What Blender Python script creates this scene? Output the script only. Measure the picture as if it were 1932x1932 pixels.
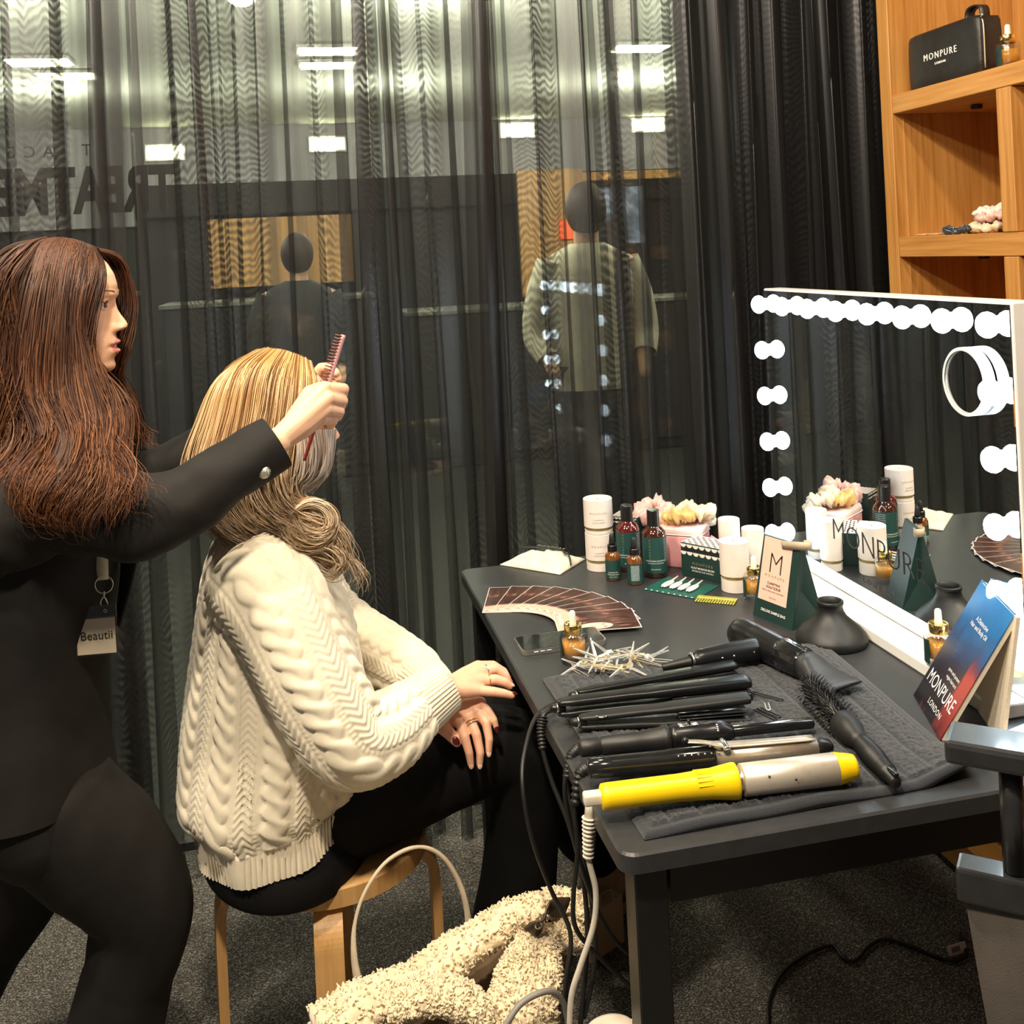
import bpy, bmesh, math, random
import numpy as np
from mathutils import Vector, Matrix, noise as mnoise

for o in list(bpy.data.objects):
    bpy.data.objects.remove(o)
random.seed(7); RNG = np.random.default_rng(7)
scene = bpy.context.scene
COL = scene.collection
PI = math.pi

# ------------------------------------------------------------------ camera
FPX, PPX, PPY, CAMH = 2000.0, 966.0, 474.0, 1.45
YAW, ROLL = math.radians(12.0), math.radians(2.8)
_f = Vector((math.sin(YAW), math.cos(YAW), 0)); _r = Vector((math.cos(YAW), -math.sin(YAW), 0)); _u = Vector((0, 0, 1))
CR = math.cos(ROLL)*_r - math.sin(ROLL)*_u
CU = math.cos(ROLL)*_u + math.sin(ROLL)*_r
CO = Vector((0, 0, CAMH))
cam_d = bpy.data.cameras.new('camera'); cam = bpy.data.objects.new('camera', cam_d); COL.objects.link(cam)
cam_d.sensor_fit = 'HORIZONTAL'; cam_d.sensor_width = 36.0; cam_d.lens = FPX/1932*36.0
cam_d.shift_y = -(966-PPY)/1932; cam_d.clip_start = .05
m = Matrix.Identity(4)
for i in range(3):
    m[i][0] = CR[i]; m[i][1] = CU[i]; m[i][2] = -_f[i]; m[i][3] = CO[i]
cam.matrix_world = m
scene.camera = cam

def W(px, py, Y):
    """point of the photograph (pixel) that stands at world depth Y"""
    d = _f + CR*((px-PPX)/FPX) - CU*((py-PPY)/FPX)
    return CO + d*(Y/d.y)
def WZ(px, py, z):
    d = _f + CR*((px-PPX)/FPX) - CU*((py-PPY)/FPX)
    return CO + d*((z-CAMH)/d.z)
def WX(px, py, X):
    d = _f + CR*((px-PPX)/FPX) - CU*((py-PPY)/FPX)
    return CO + d*(X/d.x)

# ------------------------------------------------------------------ world, light, exposure
world = bpy.data.worlds.new('world'); scene.world = world; world.use_nodes = True
world.node_tree.nodes['Background'].inputs[0].default_value = (1.0, .93, .84, 1)
world.node_tree.nodes['Background'].inputs[1].default_value = .085
vs = scene.view_settings
vs.view_transform = 'Standard'; vs.look = 'None'; vs.gamma = 1.0; vs.use_curve_mapping = False
vs.exposure = 0.12

def lamp(name, loc, power, color, size, target, spread=180, kind='AREA'):
    d = bpy.data.lights.new(name, kind); d.energy = power; d.color = color
    if kind == 'AREA':
        d.shape = 'DISK'; d.size = size; d.spread = math.radians(spread)
    else:
        d.shadow_soft_size = size
    o = bpy.data.objects.new(name, d); COL.objects.link(o); o.location = loc
    o.rotation_euler = (Vector(target)-Vector(loc)).to_track_quat('-Z', 'Y').to_euler()
    return o
WARM = (1.0, .86, .66)
lamp('ceiling_downlight', (-.15, .30, 2.75), 50, WARM, .14, (.05, 1.8, .7))
lamp('ceiling_downlight', (-1.1, .9, 2.75), 34, WARM, .14, (-.2, 1.8, .8))
lamp('ceiling_downlight', (-.35, 1.55, 2.75), 26, WARM, .12, (-.3, 1.75, .8))
lamp('ceiling_downlight', (.75, 1.0, 2.75), 15, WARM, .12, (.8, 1.7, .7))
lamp('ceiling_downlight', (.1, 2.2, 2.75), 9, WARM, .12, (.3, 2.2, .7))
# added point lamps without fixtures, brightening the shop ceiling beyond the glass wall
for x, y in ((-1.3, 4.6), (.6, 4.6), (2.4, 4.6), (-1.3, 7.0), (.6, 7.0), (2.4, 7.0)):
    lamp('shop_fill', (x, y, 2.2), 52, (1.0, .97, .78), .15, (x, y, 0), kind='POINT')

# ------------------------------------------------------------------ materials
MATS = {}
def _new(name):
    mt = bpy.data.materials.new(name); mt.use_nodes = True
    nt = mt.node_tree; b = nt.nodes['Principled BSDF']
    MATS[name] = mt
    return mt, nt, b
def N(nt, typ, **kw):
    n = nt.nodes.new(typ)
    for k, v in kw.items():
        if k in n.inputs: n.inputs[k].default_value = v
        else: setattr(n, k, v)
    return n
def rgba(c): return (c[0], c[1], c[2], 1)
def coords(nt, scale=(1, 1, 1), kind='Object'):
    tc = N(nt, 'ShaderNodeTexCoord'); mp = N(nt, 'ShaderNodeMapping')
    mp.inputs['Scale'].default_value = scale
    nt.links.new(tc.outputs[kind], mp.inputs['Vector'])
    return mp.outputs['Vector']
def ramp(nt, fac, stops):
    r = N(nt, 'ShaderNodeValToRGB')
    el = r.color_ramp.elements
    while len(el) < len(stops): el.new(.5)
    for e, (p, c) in zip(el, stops): e.position = p; e.color = rgba(c)
    nt.links.new(fac, r.inputs['Fac'])
    return r.outputs['Color']
def mat(name, color, rough=.5, metal=0, var=.12, vscale=40, bump=0, bscale=200, spec=.5, coat=0, sheen=0, trans=0, sss=0):
    if name in MATS: return MATS[name]
    mt, nt, b = _new(name)
    v = coords(nt)
    ns = N(nt, 'ShaderNodeTexNoise', Scale=vscale, Detail=3)
    nt.links.new(v, ns.inputs['Vector'])
    c0 = tuple(max(0, x*(1-var)) for x in color); c1 = tuple(min(1, x*(1+var)) for x in color)
    nt.links.new(ramp(nt, ns.outputs['Fac'], [(.3, c0), (.7, c1)]), b.inputs['Base Color'])
    b.inputs['Roughness'].default_value = rough; b.inputs['Metallic'].default_value = metal
    b.inputs['Specular IOR Level'].default_value = spec
    if coat: b.inputs['Coat Weight'].default_value = coat; b.inputs['Coat Roughness'].default_value = .08
    if sheen: b.inputs['Sheen Weight'].default_value = sheen
    if trans: b.inputs['Transmission Weight'].default_value = trans
    if sss:
        b.inputs['Subsurface Weight'].default_value = sss
        b.inputs['Subsurface Radius'].default_value = (.012, .005, .003); b.inputs['Subsurface Scale'].default_value = 1
    if bump:
        n2 = N(nt, 'ShaderNodeTexNoise', Scale=bscale, Detail=4)
        nt.links.new(v, n2.inputs['Vector'])
        bp = N(nt, 'ShaderNodeBump', Strength=bump, Distance=.002)
        nt.links.new(n2.outputs['Fac'], bp.inputs['Height']); nt.links.new(bp.outputs['Normal'], b.inputs['Normal'])
    return mt
def emit_mat(name, color, strength):
    mt, nt, b = _new(name)
    b.inputs['Base Color'].default_value = rgba(color)
    b.inputs['Emission Color'].default_value = rgba(color); b.inputs['Emission Strength'].default_value = strength
    return mt
def wood_mat(name, c0, c1, c2, axis=2, scale=1.0, rough=.45):
    mt, nt, b = _new(name)
    sc = [26*scale]*3; sc[axis] = 1.6*scale
    v = coords(nt, sc)
    n1 = N(nt, 'ShaderNodeTexNoise', Scale=1.0, Detail=8, Roughness=.62, Distortion=1.2); nt.links.new(v, n1.inputs['Vector'])
    sc2 = [140*scale]*3; sc2[axis] = 5*scale
    v2 = coords(nt, sc2)
    n2 = N(nt, 'ShaderNodeTexNoise', Scale=1.0, Detail=3); nt.links.new(v2, n2.inputs['Vector'])
    mx = N(nt, 'ShaderNodeMix'); mx.data_type = 'FLOAT'
    mx.inputs[0].default_value = .45
    nt.links.new(n1.outputs['Fac'], mx.inputs[2]); nt.links.new(n2.outputs['Fac'], mx.inputs[3])
    nt.links.new(ramp(nt, mx.outputs[0], [(.33, c0), (.5, c1), (.68, c2)]), b.inputs['Base Color'])
    b.inputs['Roughness'].default_value = rough
    bp = N(nt, 'ShaderNodeBump', Strength=.12, Distance=.001)
    nt.links.new(n2.outputs['Fac'], bp.inputs['Height']); nt.links.new(bp.outputs['Normal'], b.inputs['Normal'])
    return mt
def clear_mat(name, tint, refl=.12, rough=.02):
    """thin clear plastic or glass: see-through with a glossy surface"""
    mt, nt, b = _new(name)
    out = nt.nodes['Material Output']
    tr = N(nt, 'ShaderNodeBsdfTransparent'); tr.inputs[0].default_value = rgba(tint)
    gl = N(nt, 'ShaderNodeBsdfGlossy', Roughness=rough)
    mx = N(nt, 'ShaderNodeMixShader'); mx.inputs[0].default_value = refl
    nt.links.new(tr.outputs[0], mx.inputs[1]); nt.links.new(gl.outputs[0], mx.inputs[2])
    nt.links.new(mx.outputs[0], out.inputs['Surface'])
    return mt

black_plastic = mat('black_plastic', (.007, .007, .008), .30, var=.2)
black_gloss = mat('black_gloss', (.010, .010, .011), .12, var=.2, coat=.5)
black_matte = mat('black_matte', (.010, .0095, .0095), .48, var=.2)
rubber = mat('black_rubber', (.008, .008, .008), .45, var=.15)
chrome = mat('chrome', (.75, .74, .72), .18, 1.0, var=.05)
gold = mat('gold_metal', (.83, .60, .22), .2, 1.0, var=.05)
gold_band = mat('gold_band', (.42, .33, .14), .38, .6, var=.06)
white_card = mat('white_card', (.78, .70, .65), .55, var=.03)
white_plastic = mat('white_plastic', (.85, .84, .82), .35, var=.02)
cream_plastic = mat('cream_plastic', (.70, .63, .52), .45, var=.05)
green_label = mat('green_label', (.012, .055, .05), .45, var=.08)
green_card = mat('green_card', (.008, .085, .065), .45, var=.08)
dark_green_card = mat('dark_green_card', (.008, .032, .028), .5, var=.12)
pink_card = mat('pink_card', (.85, .53, .43), .5, var=.03)
ink_black = mat('ink_black', (.012, .012, .012), .5)
ink_white = mat('ink_white', (.85, .83, .80), .5, var=.02)
ink_gold = mat('ink_gold', (.45, .36, .18), .4, .5)
skin = mat('skin', (.78, .46, .30), .48, var=.06, vscale=30, bump=.05, bscale=500, sss=.12)
skin_pink = mat('skin_of_client', (.80, .44, .29), .48, var=.07, vscale=40, bump=.08, bscale=600, sss=.12)
lip_mat = mat('lip', (.62, .20, .17), .35, var=.08)
nail_dark = mat('nail_varnish', (.07, .004, .008), .15, coat=.6)
nail_pale = mat('nail_pale', (.80, .52, .42), .2)
cloth_black = mat('black_suiting', (.0085, .0070, .0062), .8, var=.25, vscale=20, bump=.1, bscale=900, spec=.35)
legging_black = mat('black_legging', (.0045, .0045, .005), .75, var=.25, vscale=20, spec=.2)

# ------------------------------------------------------------------ mesh helpers
def me_obj(name, verts, faces, material=None, parent=None, smooth=True, mats=None, midx=None):
    me = bpy.data.meshes.new(name)
    me.from_pydata([tuple(map(float, v)) for v in verts], [], [tuple(int(i) for i in f) for f in faces])
    if mats:
        for mm in mats: me.materials.append(mm)
        if midx is not None: me.polygons.foreach_set('material_index', np.asarray(midx, dtype=np.int32))
    elif material: me.materials.append(material)
    if smooth: me.polygons.foreach_set('use_smooth', np.ones(len(me.polygons), dtype=bool))
    me.update()
    o = bpy.data.objects.new(name, me); COL.objects.link(o)
    if parent: o.parent = parent
    return o
class G:
    """geometry collector: vertices and faces of one part"""
    def __init__(s): s.v = []; s.f = []; s.m = []
    def add(s, v, f, mi=0, M=None):
        k = len(s.v)
        if M is not None: v = [M @ Vector(p) for p in v]
        s.v.extend([tuple(p) for p in v]); s.f.extend([tuple(i+k for i in q) for q in f]); s.m.extend([mi]*len(f))
        return s
    def obj(s, name, material=None, parent=None, smooth=True, mats=None):
        return me_obj(name, s.v, s.f, material, parent, smooth, mats, s.m if mats else None)
def lathe(prof, n=32, axis='z', cap=True):
    """prof: list of (pos along axis, radius)"""
    v, f = [], []
    for z, r in prof:
        for k in range(n):
            a = 2*PI*k/n; c, s = r*math.cos(a), r*math.sin(a)
            v.append((c, s, z) if axis == 'z' else (z, c, s))
    for i in range(len(prof)-1):
        for k in range(n):
            a, b = i*n+k, i*n+(k+1) % n
            f.append((a, b, b+n, a+n))
    if cap:
        f.append(tuple(range(n))[::-1]); f.append(tuple(range((len(prof)-1)*n, len(prof)*n)))
    return v, f
def crom(pts, n):
    """Catmull-Rom resample to n points"""
    P = np.array([tuple(p) for p in pts], float); k = len(P)
    if k == 2:
        t = np.linspace(0, 1, n)[:, None]; return P[0]*(1-t)+P[1]*t
    E = np.vstack([2*P[0]-P[1], P, 2*P[-1]-P[-2]])
    t = np.linspace(0, k-1-1e-9, n); i = t.astype(int); u = (t-i)[:, None]
    a, b, c, d = E[i], E[i+1], E[i+2], E[i+3]
    return .5*((2*b)+(-a+c)*u+(2*a-5*b+4*c-d)*u*u+(-a+3*b-3*c+d)*u**3)
def frames(P):
    P = np.asarray(P, float)
    T = np.gradient(P, axis=0); T /= np.linalg.norm(T, axis=1)[:, None]+1e-12
    n0 = np.cross(T[0], [0, 0, 1.0])
    if np.linalg.norm(n0) < .1: n0 = np.cross(T[0], [1.0, 0, 0])
    n0 /= np.linalg.norm(n0); Ns = [n0]
    for i in range(1, len(P)):
        v = Ns[-1]-T[i]*np.dot(Ns[-1], T[i]); Ns.append(v/(np.linalg.norm(v)+1e-12))
    Ns = np.array(Ns); return T, Ns, np.cross(T, Ns)
def tube(P, R, n=8, cap=True):
    P = np.asarray([tuple(p) for p in P], float); R = np.broadcast_to(np.asarray(R, float), (len(P),))
    T, A, B = frames(P)
    a = np.linspace(0, 2*PI, n, endpoint=False)
    V = (P[:, None, :] + R[:, None, None]*(np.cos(a)[None, :, None]*A[:, None, :]+np.sin(a)[None, :, None]*B[:, None, :])).reshape(-1, 3)
    f = []
    for i in range(len(P)-1):
        for k in range(n):
            f.append((i*n+k, i*n+(k+1) % n, (i+1)*n+(k+1) % n, (i+1)*n+k))
    if cap:
        f.append(tuple(range(n))[::-1]); f.append(tuple(range((len(P)-1)*n, len(P)*n)))
    return V.tolist(), f
def ribbon(P, w, t, side=None):
    """flat strap of width w and thickness t along P"""
    P = np.asarray([tuple(p) for p in P], float)
    T, A, B = frames(P)
    if side is not None:
        s = np.asarray(side, float); A = s[None]-T*(T@s)[:, None]; A /= np.linalg.norm(A, axis=1)[:, None]; B = np.cross(T, A)
    w = np.broadcast_to(np.asarray(w, float), (len(P),))[:, None]
    V = np.stack([P-A*w/2-B*t/2, P+A*w/2-B*t/2, P+A*w/2+B*t/2, P-A*w/2+B*t/2], 1).reshape(-1, 3)
    f = []
    for i in range(len(P)-1):
        for k in range(4): f.append((i*4+k, i*4+(k+1) % 4, i*4+4+(k+1) % 4, i*4+4+k))
    f.append((3, 2, 1, 0)); j = (len(P)-1)*4; f.append((j, j+1, j+2, j+3))
    return V.tolist(), f
def box(x0, x1, y0, y1, z0, z1, bev=0, seg=2):
    if bev <= 0:
        v = [(x0, y0, z0), (x1, y0, z0), (x1, y1, z0), (x0, y1, z0), (x0, y0, z1), (x1, y0, z1), (x1, y1, z1), (x0, y1, z1)]
        return v, [(3, 2, 1, 0), (4, 5, 6, 7), (0, 1, 5, 4), (1, 2, 6, 5), (2, 3, 7, 6), (3, 0, 4, 7)]
    bm = bmesh.new(); bmesh.ops.create_cube(bm, size=1)
    for q in bm.verts:
        q.co = ((x0+x1)/2+q.co.x*(x1-x0), (y0+y1)/2+q.co.y*(y1-y0), (z0+z1)/2+q.co.z*(z1-z0))
    bmesh.ops.bevel(bm, geom=list(bm.edges), offset=bev, segments=seg, affect='EDGES', profile=.5)
    bm.verts.index_update()
    v = [tuple(q.co) for q in bm.verts]; f = [tuple(w.index for w in q.verts) for q in bm.faces]; bm.free()
    return v, f
def prism(poly, z0, z1):
    n = len(poly)
    v = [(x, y, z0) for x, y in poly]+[(x, y, z1) for x, y in poly]
    f = [tuple(range(n))[::-1], tuple(range(n, 2*n))]+[(i, (i+1) % n, n+(i+1) % n, n+i) for i in range(n)]
    return v, f
def rrect(w, h, r, n=5):
    p = []
    for cx, cy, a0 in ((w/2-r, h/2-r, 0), (-w/2+r, h/2-r, 90), (-w/2+r, -h/2+r, 180), (w/2-r, -h/2+r, 270)):
        for k in range(n+1):
            a = math.radians(a0+90*k/n); p.append((cx+r*math.cos(a), cy+r*math.sin(a)))
    return p
def sphere(c, r, nu=16, nv=10):
    r = (r, r, r) if np.isscalar(r) else r
    prof = [(-math.cos(PI*i/nv), max(math.sin(PI*i/nv), 1e-4)) for i in range(nv+1)]
    v, f = lathe(prof, nu, cap=False)
    return [(c[0]+x*r[0], c[1]+y*r[1], c[2]+z*r[2]) for x, y, z in v], f
def torus(R, r, n=24, k=8, axis='z'):
    v, f = [], []
    for i in range(n):
        a = 2*PI*i/n
        for j in range(k):
            b = 2*PI*j/k; q = R+r*math.cos(b)
            p = (q*math.cos(a), q*math.sin(a), r*math.sin(b))
            v.append(p if axis == 'z' else ((p[2], p[0], p[1]) if axis == 'x' else (p[0], p[2], p[1])))
            f.append((i*k+j, ((i+1) % n)*k+j, ((i+1) % n)*k+(j+1) % k, i*k+(j+1) % k))
    return v, f
def grid_faces(nu, nv, wrap=False):
    f = []
    for i in range(nv-1):
        for k in range(nu if wrap else nu-1):
            a, b = i*nu+k, i*nu+(k+1) % nu; f.append((a, b, b+nu, a+nu))
    return f
def loft(secs, n=40, m=60, e=1.0):
    """secs: (center, axis_a, axis_b, ra, rb) stations of an elliptic tube; returns grid, normals not needed"""
    C = crom([s[0] for s in secs], m); A = crom([s[1] for s in secs], m); B = crom([s[2] for s in secs], m)
    R = crom([(s[3], s[4], 0) for s in secs], m)
    t = np.linspace(0, 2*PI, n, endpoint=False)
    ct, st = np.cos(t), np.sin(t)
    if e != 1: ct = np.sign(ct)*np.abs(ct)**e; st = np.sign(st)*np.abs(st)**e
    V = C[:, None]+A[:, None]*(R[:, 0, None]*ct[None])[:, :, None]+B[:, None]*(R[:, 1, None]*st[None])[:, :, None]
    return V
def grid_normals(V):
    du = np.roll(V, -1, 1)-np.roll(V, 1, 1); dv = np.gradient(V, axis=0)
    n = np.cross(du, dv); n /= np.linalg.norm(n, axis=2)[:, :, None]+1e-12
    return n
def thing(name, label, cat, loc=(0, 0, 0), rot=(0, 0, 0), group=None):
    o = bpy.data.objects.new(name, None); COL.objects.link(o)
    o.empty_display_size = .03
    o.location = loc; o.rotation_euler = rot; o['label'] = label; o['category'] = cat
    if group: o['group'] = group
    return o
def tag(o, label, cat, group=None, kind=None):
    if label: o['label'] = label
    if cat: o['category'] = cat
    if group: o['group'] = group
    if kind: o['kind'] = kind
    return o
def struct(o, label=None):
    o['kind'] = 'structure'
    if label: o['label'] = label
    return o
def text_mesh(s, size=1.0, extrude=.0, offset=0.0, align='CENTER', space=1.0, xscale=1.0):
    cu = bpy.data.curves.new('t', 'FONT'); cu.body = s; cu.size = size; cu.extrude = extrude; cu.offset = offset
    cu.align_x = align; cu.align_y = 'CENTER'; cu.space_character = space; cu.resolution_u = 3
    o = bpy.data.objects.new('t', cu); COL.objects.link(o)
    dg = bpy.context.evaluated_depsgraph_get()
    me = bpy.data.meshes.new_from_object(o.evaluated_get(dg))
    v = [(q.co.x*xscale, q.co.y, q.co.z) for q in me.vertices]; f = [tuple(p.vertices) for p in me.polygons]
    bpy.data.objects.remove(o); bpy.data.curves.remove(cu); bpy.data.meshes.remove(me)
    return v, f
def text_part(name, s, size, M, material, parent, **kw):
    v, f = text_mesh(s, size, **kw)
    return G().add(v, f, M=M).obj(name, material, parent, smooth=False)
def basis(o, x, y):
    """matrix with origin o and local x, y axes (z = x cross y)"""
    x = Vector(x).normalized(); y = Vector(y); z = x.cross(y).normalized(); y = z.cross(x)
    M = Matrix.Identity(4)
    for i in range(3): M[i][0] = x[i]; M[i][1] = y[i]; M[i][2] = z[i]; M[i][3] = o[i]
    return M
def copy_thing(root, loc=None, rot=None, label=None):
    r = root.copy(); COL.objects.link(r)
    if loc is not None: r.location = loc
    if rot is not None: r.rotation_euler = rot
    if label: r['label'] = label
    for ch in list(root.children):
        c = ch.copy(); COL.objects.link(c); c.parent = r
        for g in ch.children:
            d = g.copy(); COL.objects.link(d); d.parent = c
    return r
T = .73          # table top height
# ------------------------------------------------------------------ floor
def carpet_mat(name, c0, c1, c2):
    mt, nt, b = _new(name)
    v = coords(nt, (1, 1, 1))
    n1 = N(nt, 'ShaderNodeTexNoise', Scale=330, Detail=2); nt.links.new(v, n1.inputs['Vector'])
    v2 = coords(nt, (240, 420, 1))
    n2 = N(nt, 'ShaderNodeTexVoronoi', Scale=1.0); nt.links.new(v2, n2.inputs['Vector'])
    n3 = N(nt, 'ShaderNodeTexNoise', Scale=3.5, Detail=4); nt.links.new(v, n3.inputs['Vector'])
    a = N(nt, 'ShaderNodeMath', operation='MULTIPLY'); nt.links.new(n1.outputs['Fac'], a.inputs[0]); nt.links.new(n2.outputs['Distance'], a.inputs[1])
    s = N(nt, 'ShaderNodeMath', operation='MULTIPLY_ADD'); s.inputs[1].default_value = 1.35
    nt.links.new(a.outputs[0], s.inputs[0])
    k = N(nt, 'ShaderNodeMath', operation='MULTIPLY'); k.inputs[1].default_value = .18; nt.links.new(n3.outputs['Fac'], k.inputs[0])
    nt.links.new(k.outputs[0], s.inputs[2])
    nt.links.new(ramp(nt, s.outputs[0], [(.2, c0), (.45, c1), (.8, c2)]), b.inputs['Base Color'])
    b.inputs['Roughness'].default_value = .95; b.inputs['Specular IOR Level'].default_value = .1
    bp = N(nt, 'ShaderNodeBump', Strength=.6, Distance=.003)
    nt.links.new(n2.outputs['Distance'], bp.inputs['Height']); nt.links.new(bp.outputs['Normal'], b.inputs['Normal'])
    return mt
carpet = carpet_mat('grey_carpet', (.028, .027, .026), (.125, .118, .108), (.45, .42, .37))
struct(G().add(*box(-3.0, 3.0, -1.5, 2.76, -.05, 0)).obj('floor', carpet, smooth=False), 'dark grey flecked loop pile carpet')

# ------------------------------------------------------------------ shop beyond the glass
shop_floor = mat('shop_floor', (.010, .010, .010), .6)
shop_dark = mat('shop_dark', (.012, .013, .016), .7)
shop_ceiling = mat('shop_ceiling', (.78, .80, .70), .8, var=.04, vscale=2)
shop_band = mat('shop_band', (.42, .40, .42), .6, var=.06, vscale=2)
orange_wood = wood_mat('orange_wood', (.42, .20, .06), (.60, .31, .10), (.72, .42, .16), 2, .3)
YS = 9.2
struct(G().add(*box(-7, 8, 2.80, YS+.2, -.05, 0)).obj('floor_shop', shop_floor, smooth=False), 'dark floor of the shop beyond the curtain')
struct(G().add(*box(-7, 8, 2.80, YS+.2, 2.60, 2.66)).obj('ceiling_shop', shop_ceiling, smooth=False), 'pale ceiling of the shop beyond the curtain')
struct(G().add(*box(-7, 8, YS, YS+.1, 0, 2.60)).obj('wall_back', shop_dark, smooth=False), 'dark back wall of the shop beyond the curtain')
struct(G().add(*box(-7, W(258, 380, YS).x, YS-.12, YS-.001, 1.80, 2.128)).obj('trim_3', shop_band, smooth=False), 'grey wall panel behind the mirrored lettering')
struct(G().add(*box(-7, 8, YS-.12, YS-.001, 2.13, 2.599)).obj('trim_1', shop_band, smooth=False), 'grey bulkhead band under the shop ceiling')
struct(G().add(*box(W(262, 380, YS).x, 8, YS-.16, YS-.001, 1.86, 2.128, .01)).obj('trim_2', shop_dark, smooth=False), 'dark fascia board along the shop back wall')
def far_panel(px0, px1, py0, py1, Y, name, material, label, cat, dep=.05):
    a, b = W(px0, py1, Y), W(px1, py0, Y)
    o = G().add(*box(a.x, b.x, Y-dep, Y, a.z, b.z, .004)).obj(name, material, smooth=False)
    return tag(o, label, cat)
far_panel(398, 662, 404, 545, 9.02, 'wall_panel', orange_wood, 'orange wood panel seen through the curtain above the blonde woman', 'panel')
far_panel(985, 1096, 318, 560, 8.6, 'wall_panel', orange_wood, 'tall orange wood panel seen through the curtain behind the white canisters', 'panel')
far_panel(1096, 1330, 318, 342, 8.6, 'wall_panel', orange_wood, 'narrow orange wood header over the dim screen beyond the curtain', 'panel')
scr = thing('display_screen', 'dim bluish display screen seen through the curtain', 'screen', (0, 0, 0))
a, b = W(1100, 470, 8.55), W(1215, 345, 8.55)
G().add(*box(a.x, b.x, 8.50, 8.56, a.z, b.z, .01)).obj('frame', black_plastic, scr, smooth=False)
def screen_mat():
    mt, nt, bb = _new('screen_glow')
    v = coords(nt, (2.4, 1, 2.4)); n1 = N(nt, 'ShaderNodeTexNoise', Scale=1.7, Detail=3); nt.links.new(v, n1.inputs['Vector'])
    c = ramp(nt, n1.outputs['Fac'], [(.4, (.01, .01, .015)), (.52, (.10, .16, .22)), (.68, (.55, .62, .66))])
    nt.links.new(c, bb.inputs['Emission Color']); bb.inputs['Emission Strength'].default_value = .8
    bb.inputs['Base Color'].default_value = (.02, .02, .02, 1)
    return mt
G().add(*box(a.x+.03, b.x-.03, 8.494, 8.501, a.z+.03, b.z-.03)).obj('screen', screen_mat(), scr, smooth=False)
far_panel(1056, 1080, 415, 452, 8.548, 'sign_plate', emit_mat('red_sign', (.8, .10, .02), 1.2), 'small lit red and yellow sign beyond the curtain', 'sign', .03)
shop_cab = mat('shop_cabinet', (.016, .016, .018), .5)
for i, (p0, p1, lab) in enumerate(((-60, 250, 'low dark cabinet beyond the curtain behind the brown haired woman'), (330, 700, 'low dark cabinet beyond the curtain behind the blonde woman'),
                                   (780, 1330, 'low dark cabinet beyond the curtain behind the cosmetics'))):
    a, b = W(p0, 900, 7.4), W(p1, 560, 7.4)
    c = thing('shop_cabinet', lab, 'cabinet', ((a.x+b.x)/2, 7.4, 0), group='low cabinets in the shop')
    w = b.x-a.x; h = max(.9, b.z)
    G().add(*box(-w/2, w/2, -.25, .25, .0, h, .01)).obj('body', shop_cab, c, smooth=False)
    G().add(*box(-w/2-.02, w/2+.02, -.28, .28, h, h+.03, .005)).obj('top', mat('shop_top', (.16, .16, .14), .4), c, smooth=False)
    for k in range(4):
        G().add(*box(-w/2+k*w/4+.01, -w/2+(k+1)*w/4-.01, -.27, -.25, .08, h-.02, .004)).obj('door', shop_dark, c, smooth=False)
lampglow = emit_mat('shop_lamp_glow', (1.0, .97, .62), 26)
def shop_lamp(px, py, label, mode):
    if mode == 'c':
        p = WZ(px, py, 2.585); c = thing('ceiling_lamp', label, 'ceiling lamp', p, group='shop ceiling lamps')
        G().add(*box(-.17, .17, -.11, .11, -.004, .014, .004)).obj('housing', white_plastic, c, smooth=False)
        G().add(*box(-.15, .15, -.09, .09, -.012, -.005, .002)).obj('diffuser', lampglow, c, smooth=False)
    else:  # glowing plates stand in for ceiling lamp reflections on the bulkhead
        p = W(px, py, YS-.14); c = thing('lamp_reflection', label, 'wall lamp', p, group='shop wall lamps')
        G().add(*box(-.16, .16, -.02, .018, -.07, .07, .004)).obj('housing', white_plastic, c, smooth=False)
        G().add(*box(-.14, .14, -.028, -.021, -.05, .05, .002)).obj('diffuser', lampglow, c, smooth=False)
for px, py, lab in ((72, 116, 'bright ceiling lamp beyond the curtain at the upper left corner'), (128, 142, 'ceiling lamp beyond the curtain lower of the left pair'),
                    (618, 95, 'ceiling lamp beyond the curtain upper of the middle pair'), (618, 122, 'ceiling lamp beyond the curtain lower of the middle pair'),
                    (1208, 90, 'ceiling lamp beyond the curtain towards the shelving')):
    shop_lamp(px, py, lab, 'c')
for px, py, lab in ((312, 288, 'wall lamp beyond the curtain above the mirrored lettering'), (618, 272, 'wall lamp beyond the curtain below the middle ceiling pair'),
                    (975, 246, 'wall lamp beyond the curtain above the tall wood panel'), (1222, 236, 'wall lamp beyond the curtain nearest the shelving')):
    shop_lamp(px, py, lab, 'w')

# ------------------------------------------------------------------ glass wall with lettering
YG = 2.78
glass = clear_mat('window_glass', (.93, .96, .94), .10, .01)
win = G().add(*box(-3.0, 1.10, YG, YG+.01, 0.02, 2.75)).obj('window_1', glass, smooth=False)
struct(win, 'clear glass partition behind the sheer curtain')
def mirrored(px_right, py, height, s, name, xs=1.0, off=0.0, font_dx=1.0):
    p = W(px_right, py, YG)
    M = Matrix.Translation((p.x, YG-.0025, p.z)) @ Matrix.Rotation(PI/2, 4, 'X') @ Matrix.Diagonal((-1, 1, 1, 1))
    v, f = text_mesh(s, height/.73, .001, off, 'LEFT', font_dx, xs)
    return G().add(v, [q[::-1] for q in f], M=M).obj(name, ink_black, win, smooth=False)
mirrored(331, 358, .112, 'TREATMENTS', 'lettering', .66, .006, .98)
mirrored(174, 284, .030, 'T', 'lettering', 1.0, 0)
mirrored(103, 287, .030, 'ACE', 'lettering', 1.0, 0, 1.75)
struct(G().add(*box(1.10, 3.0, YG-.02, YG+.05, 0, 2.75)).obj('wall_side', shop_dark, smooth=False), 'dark wall behind the curtain next to the shelving')
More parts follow.
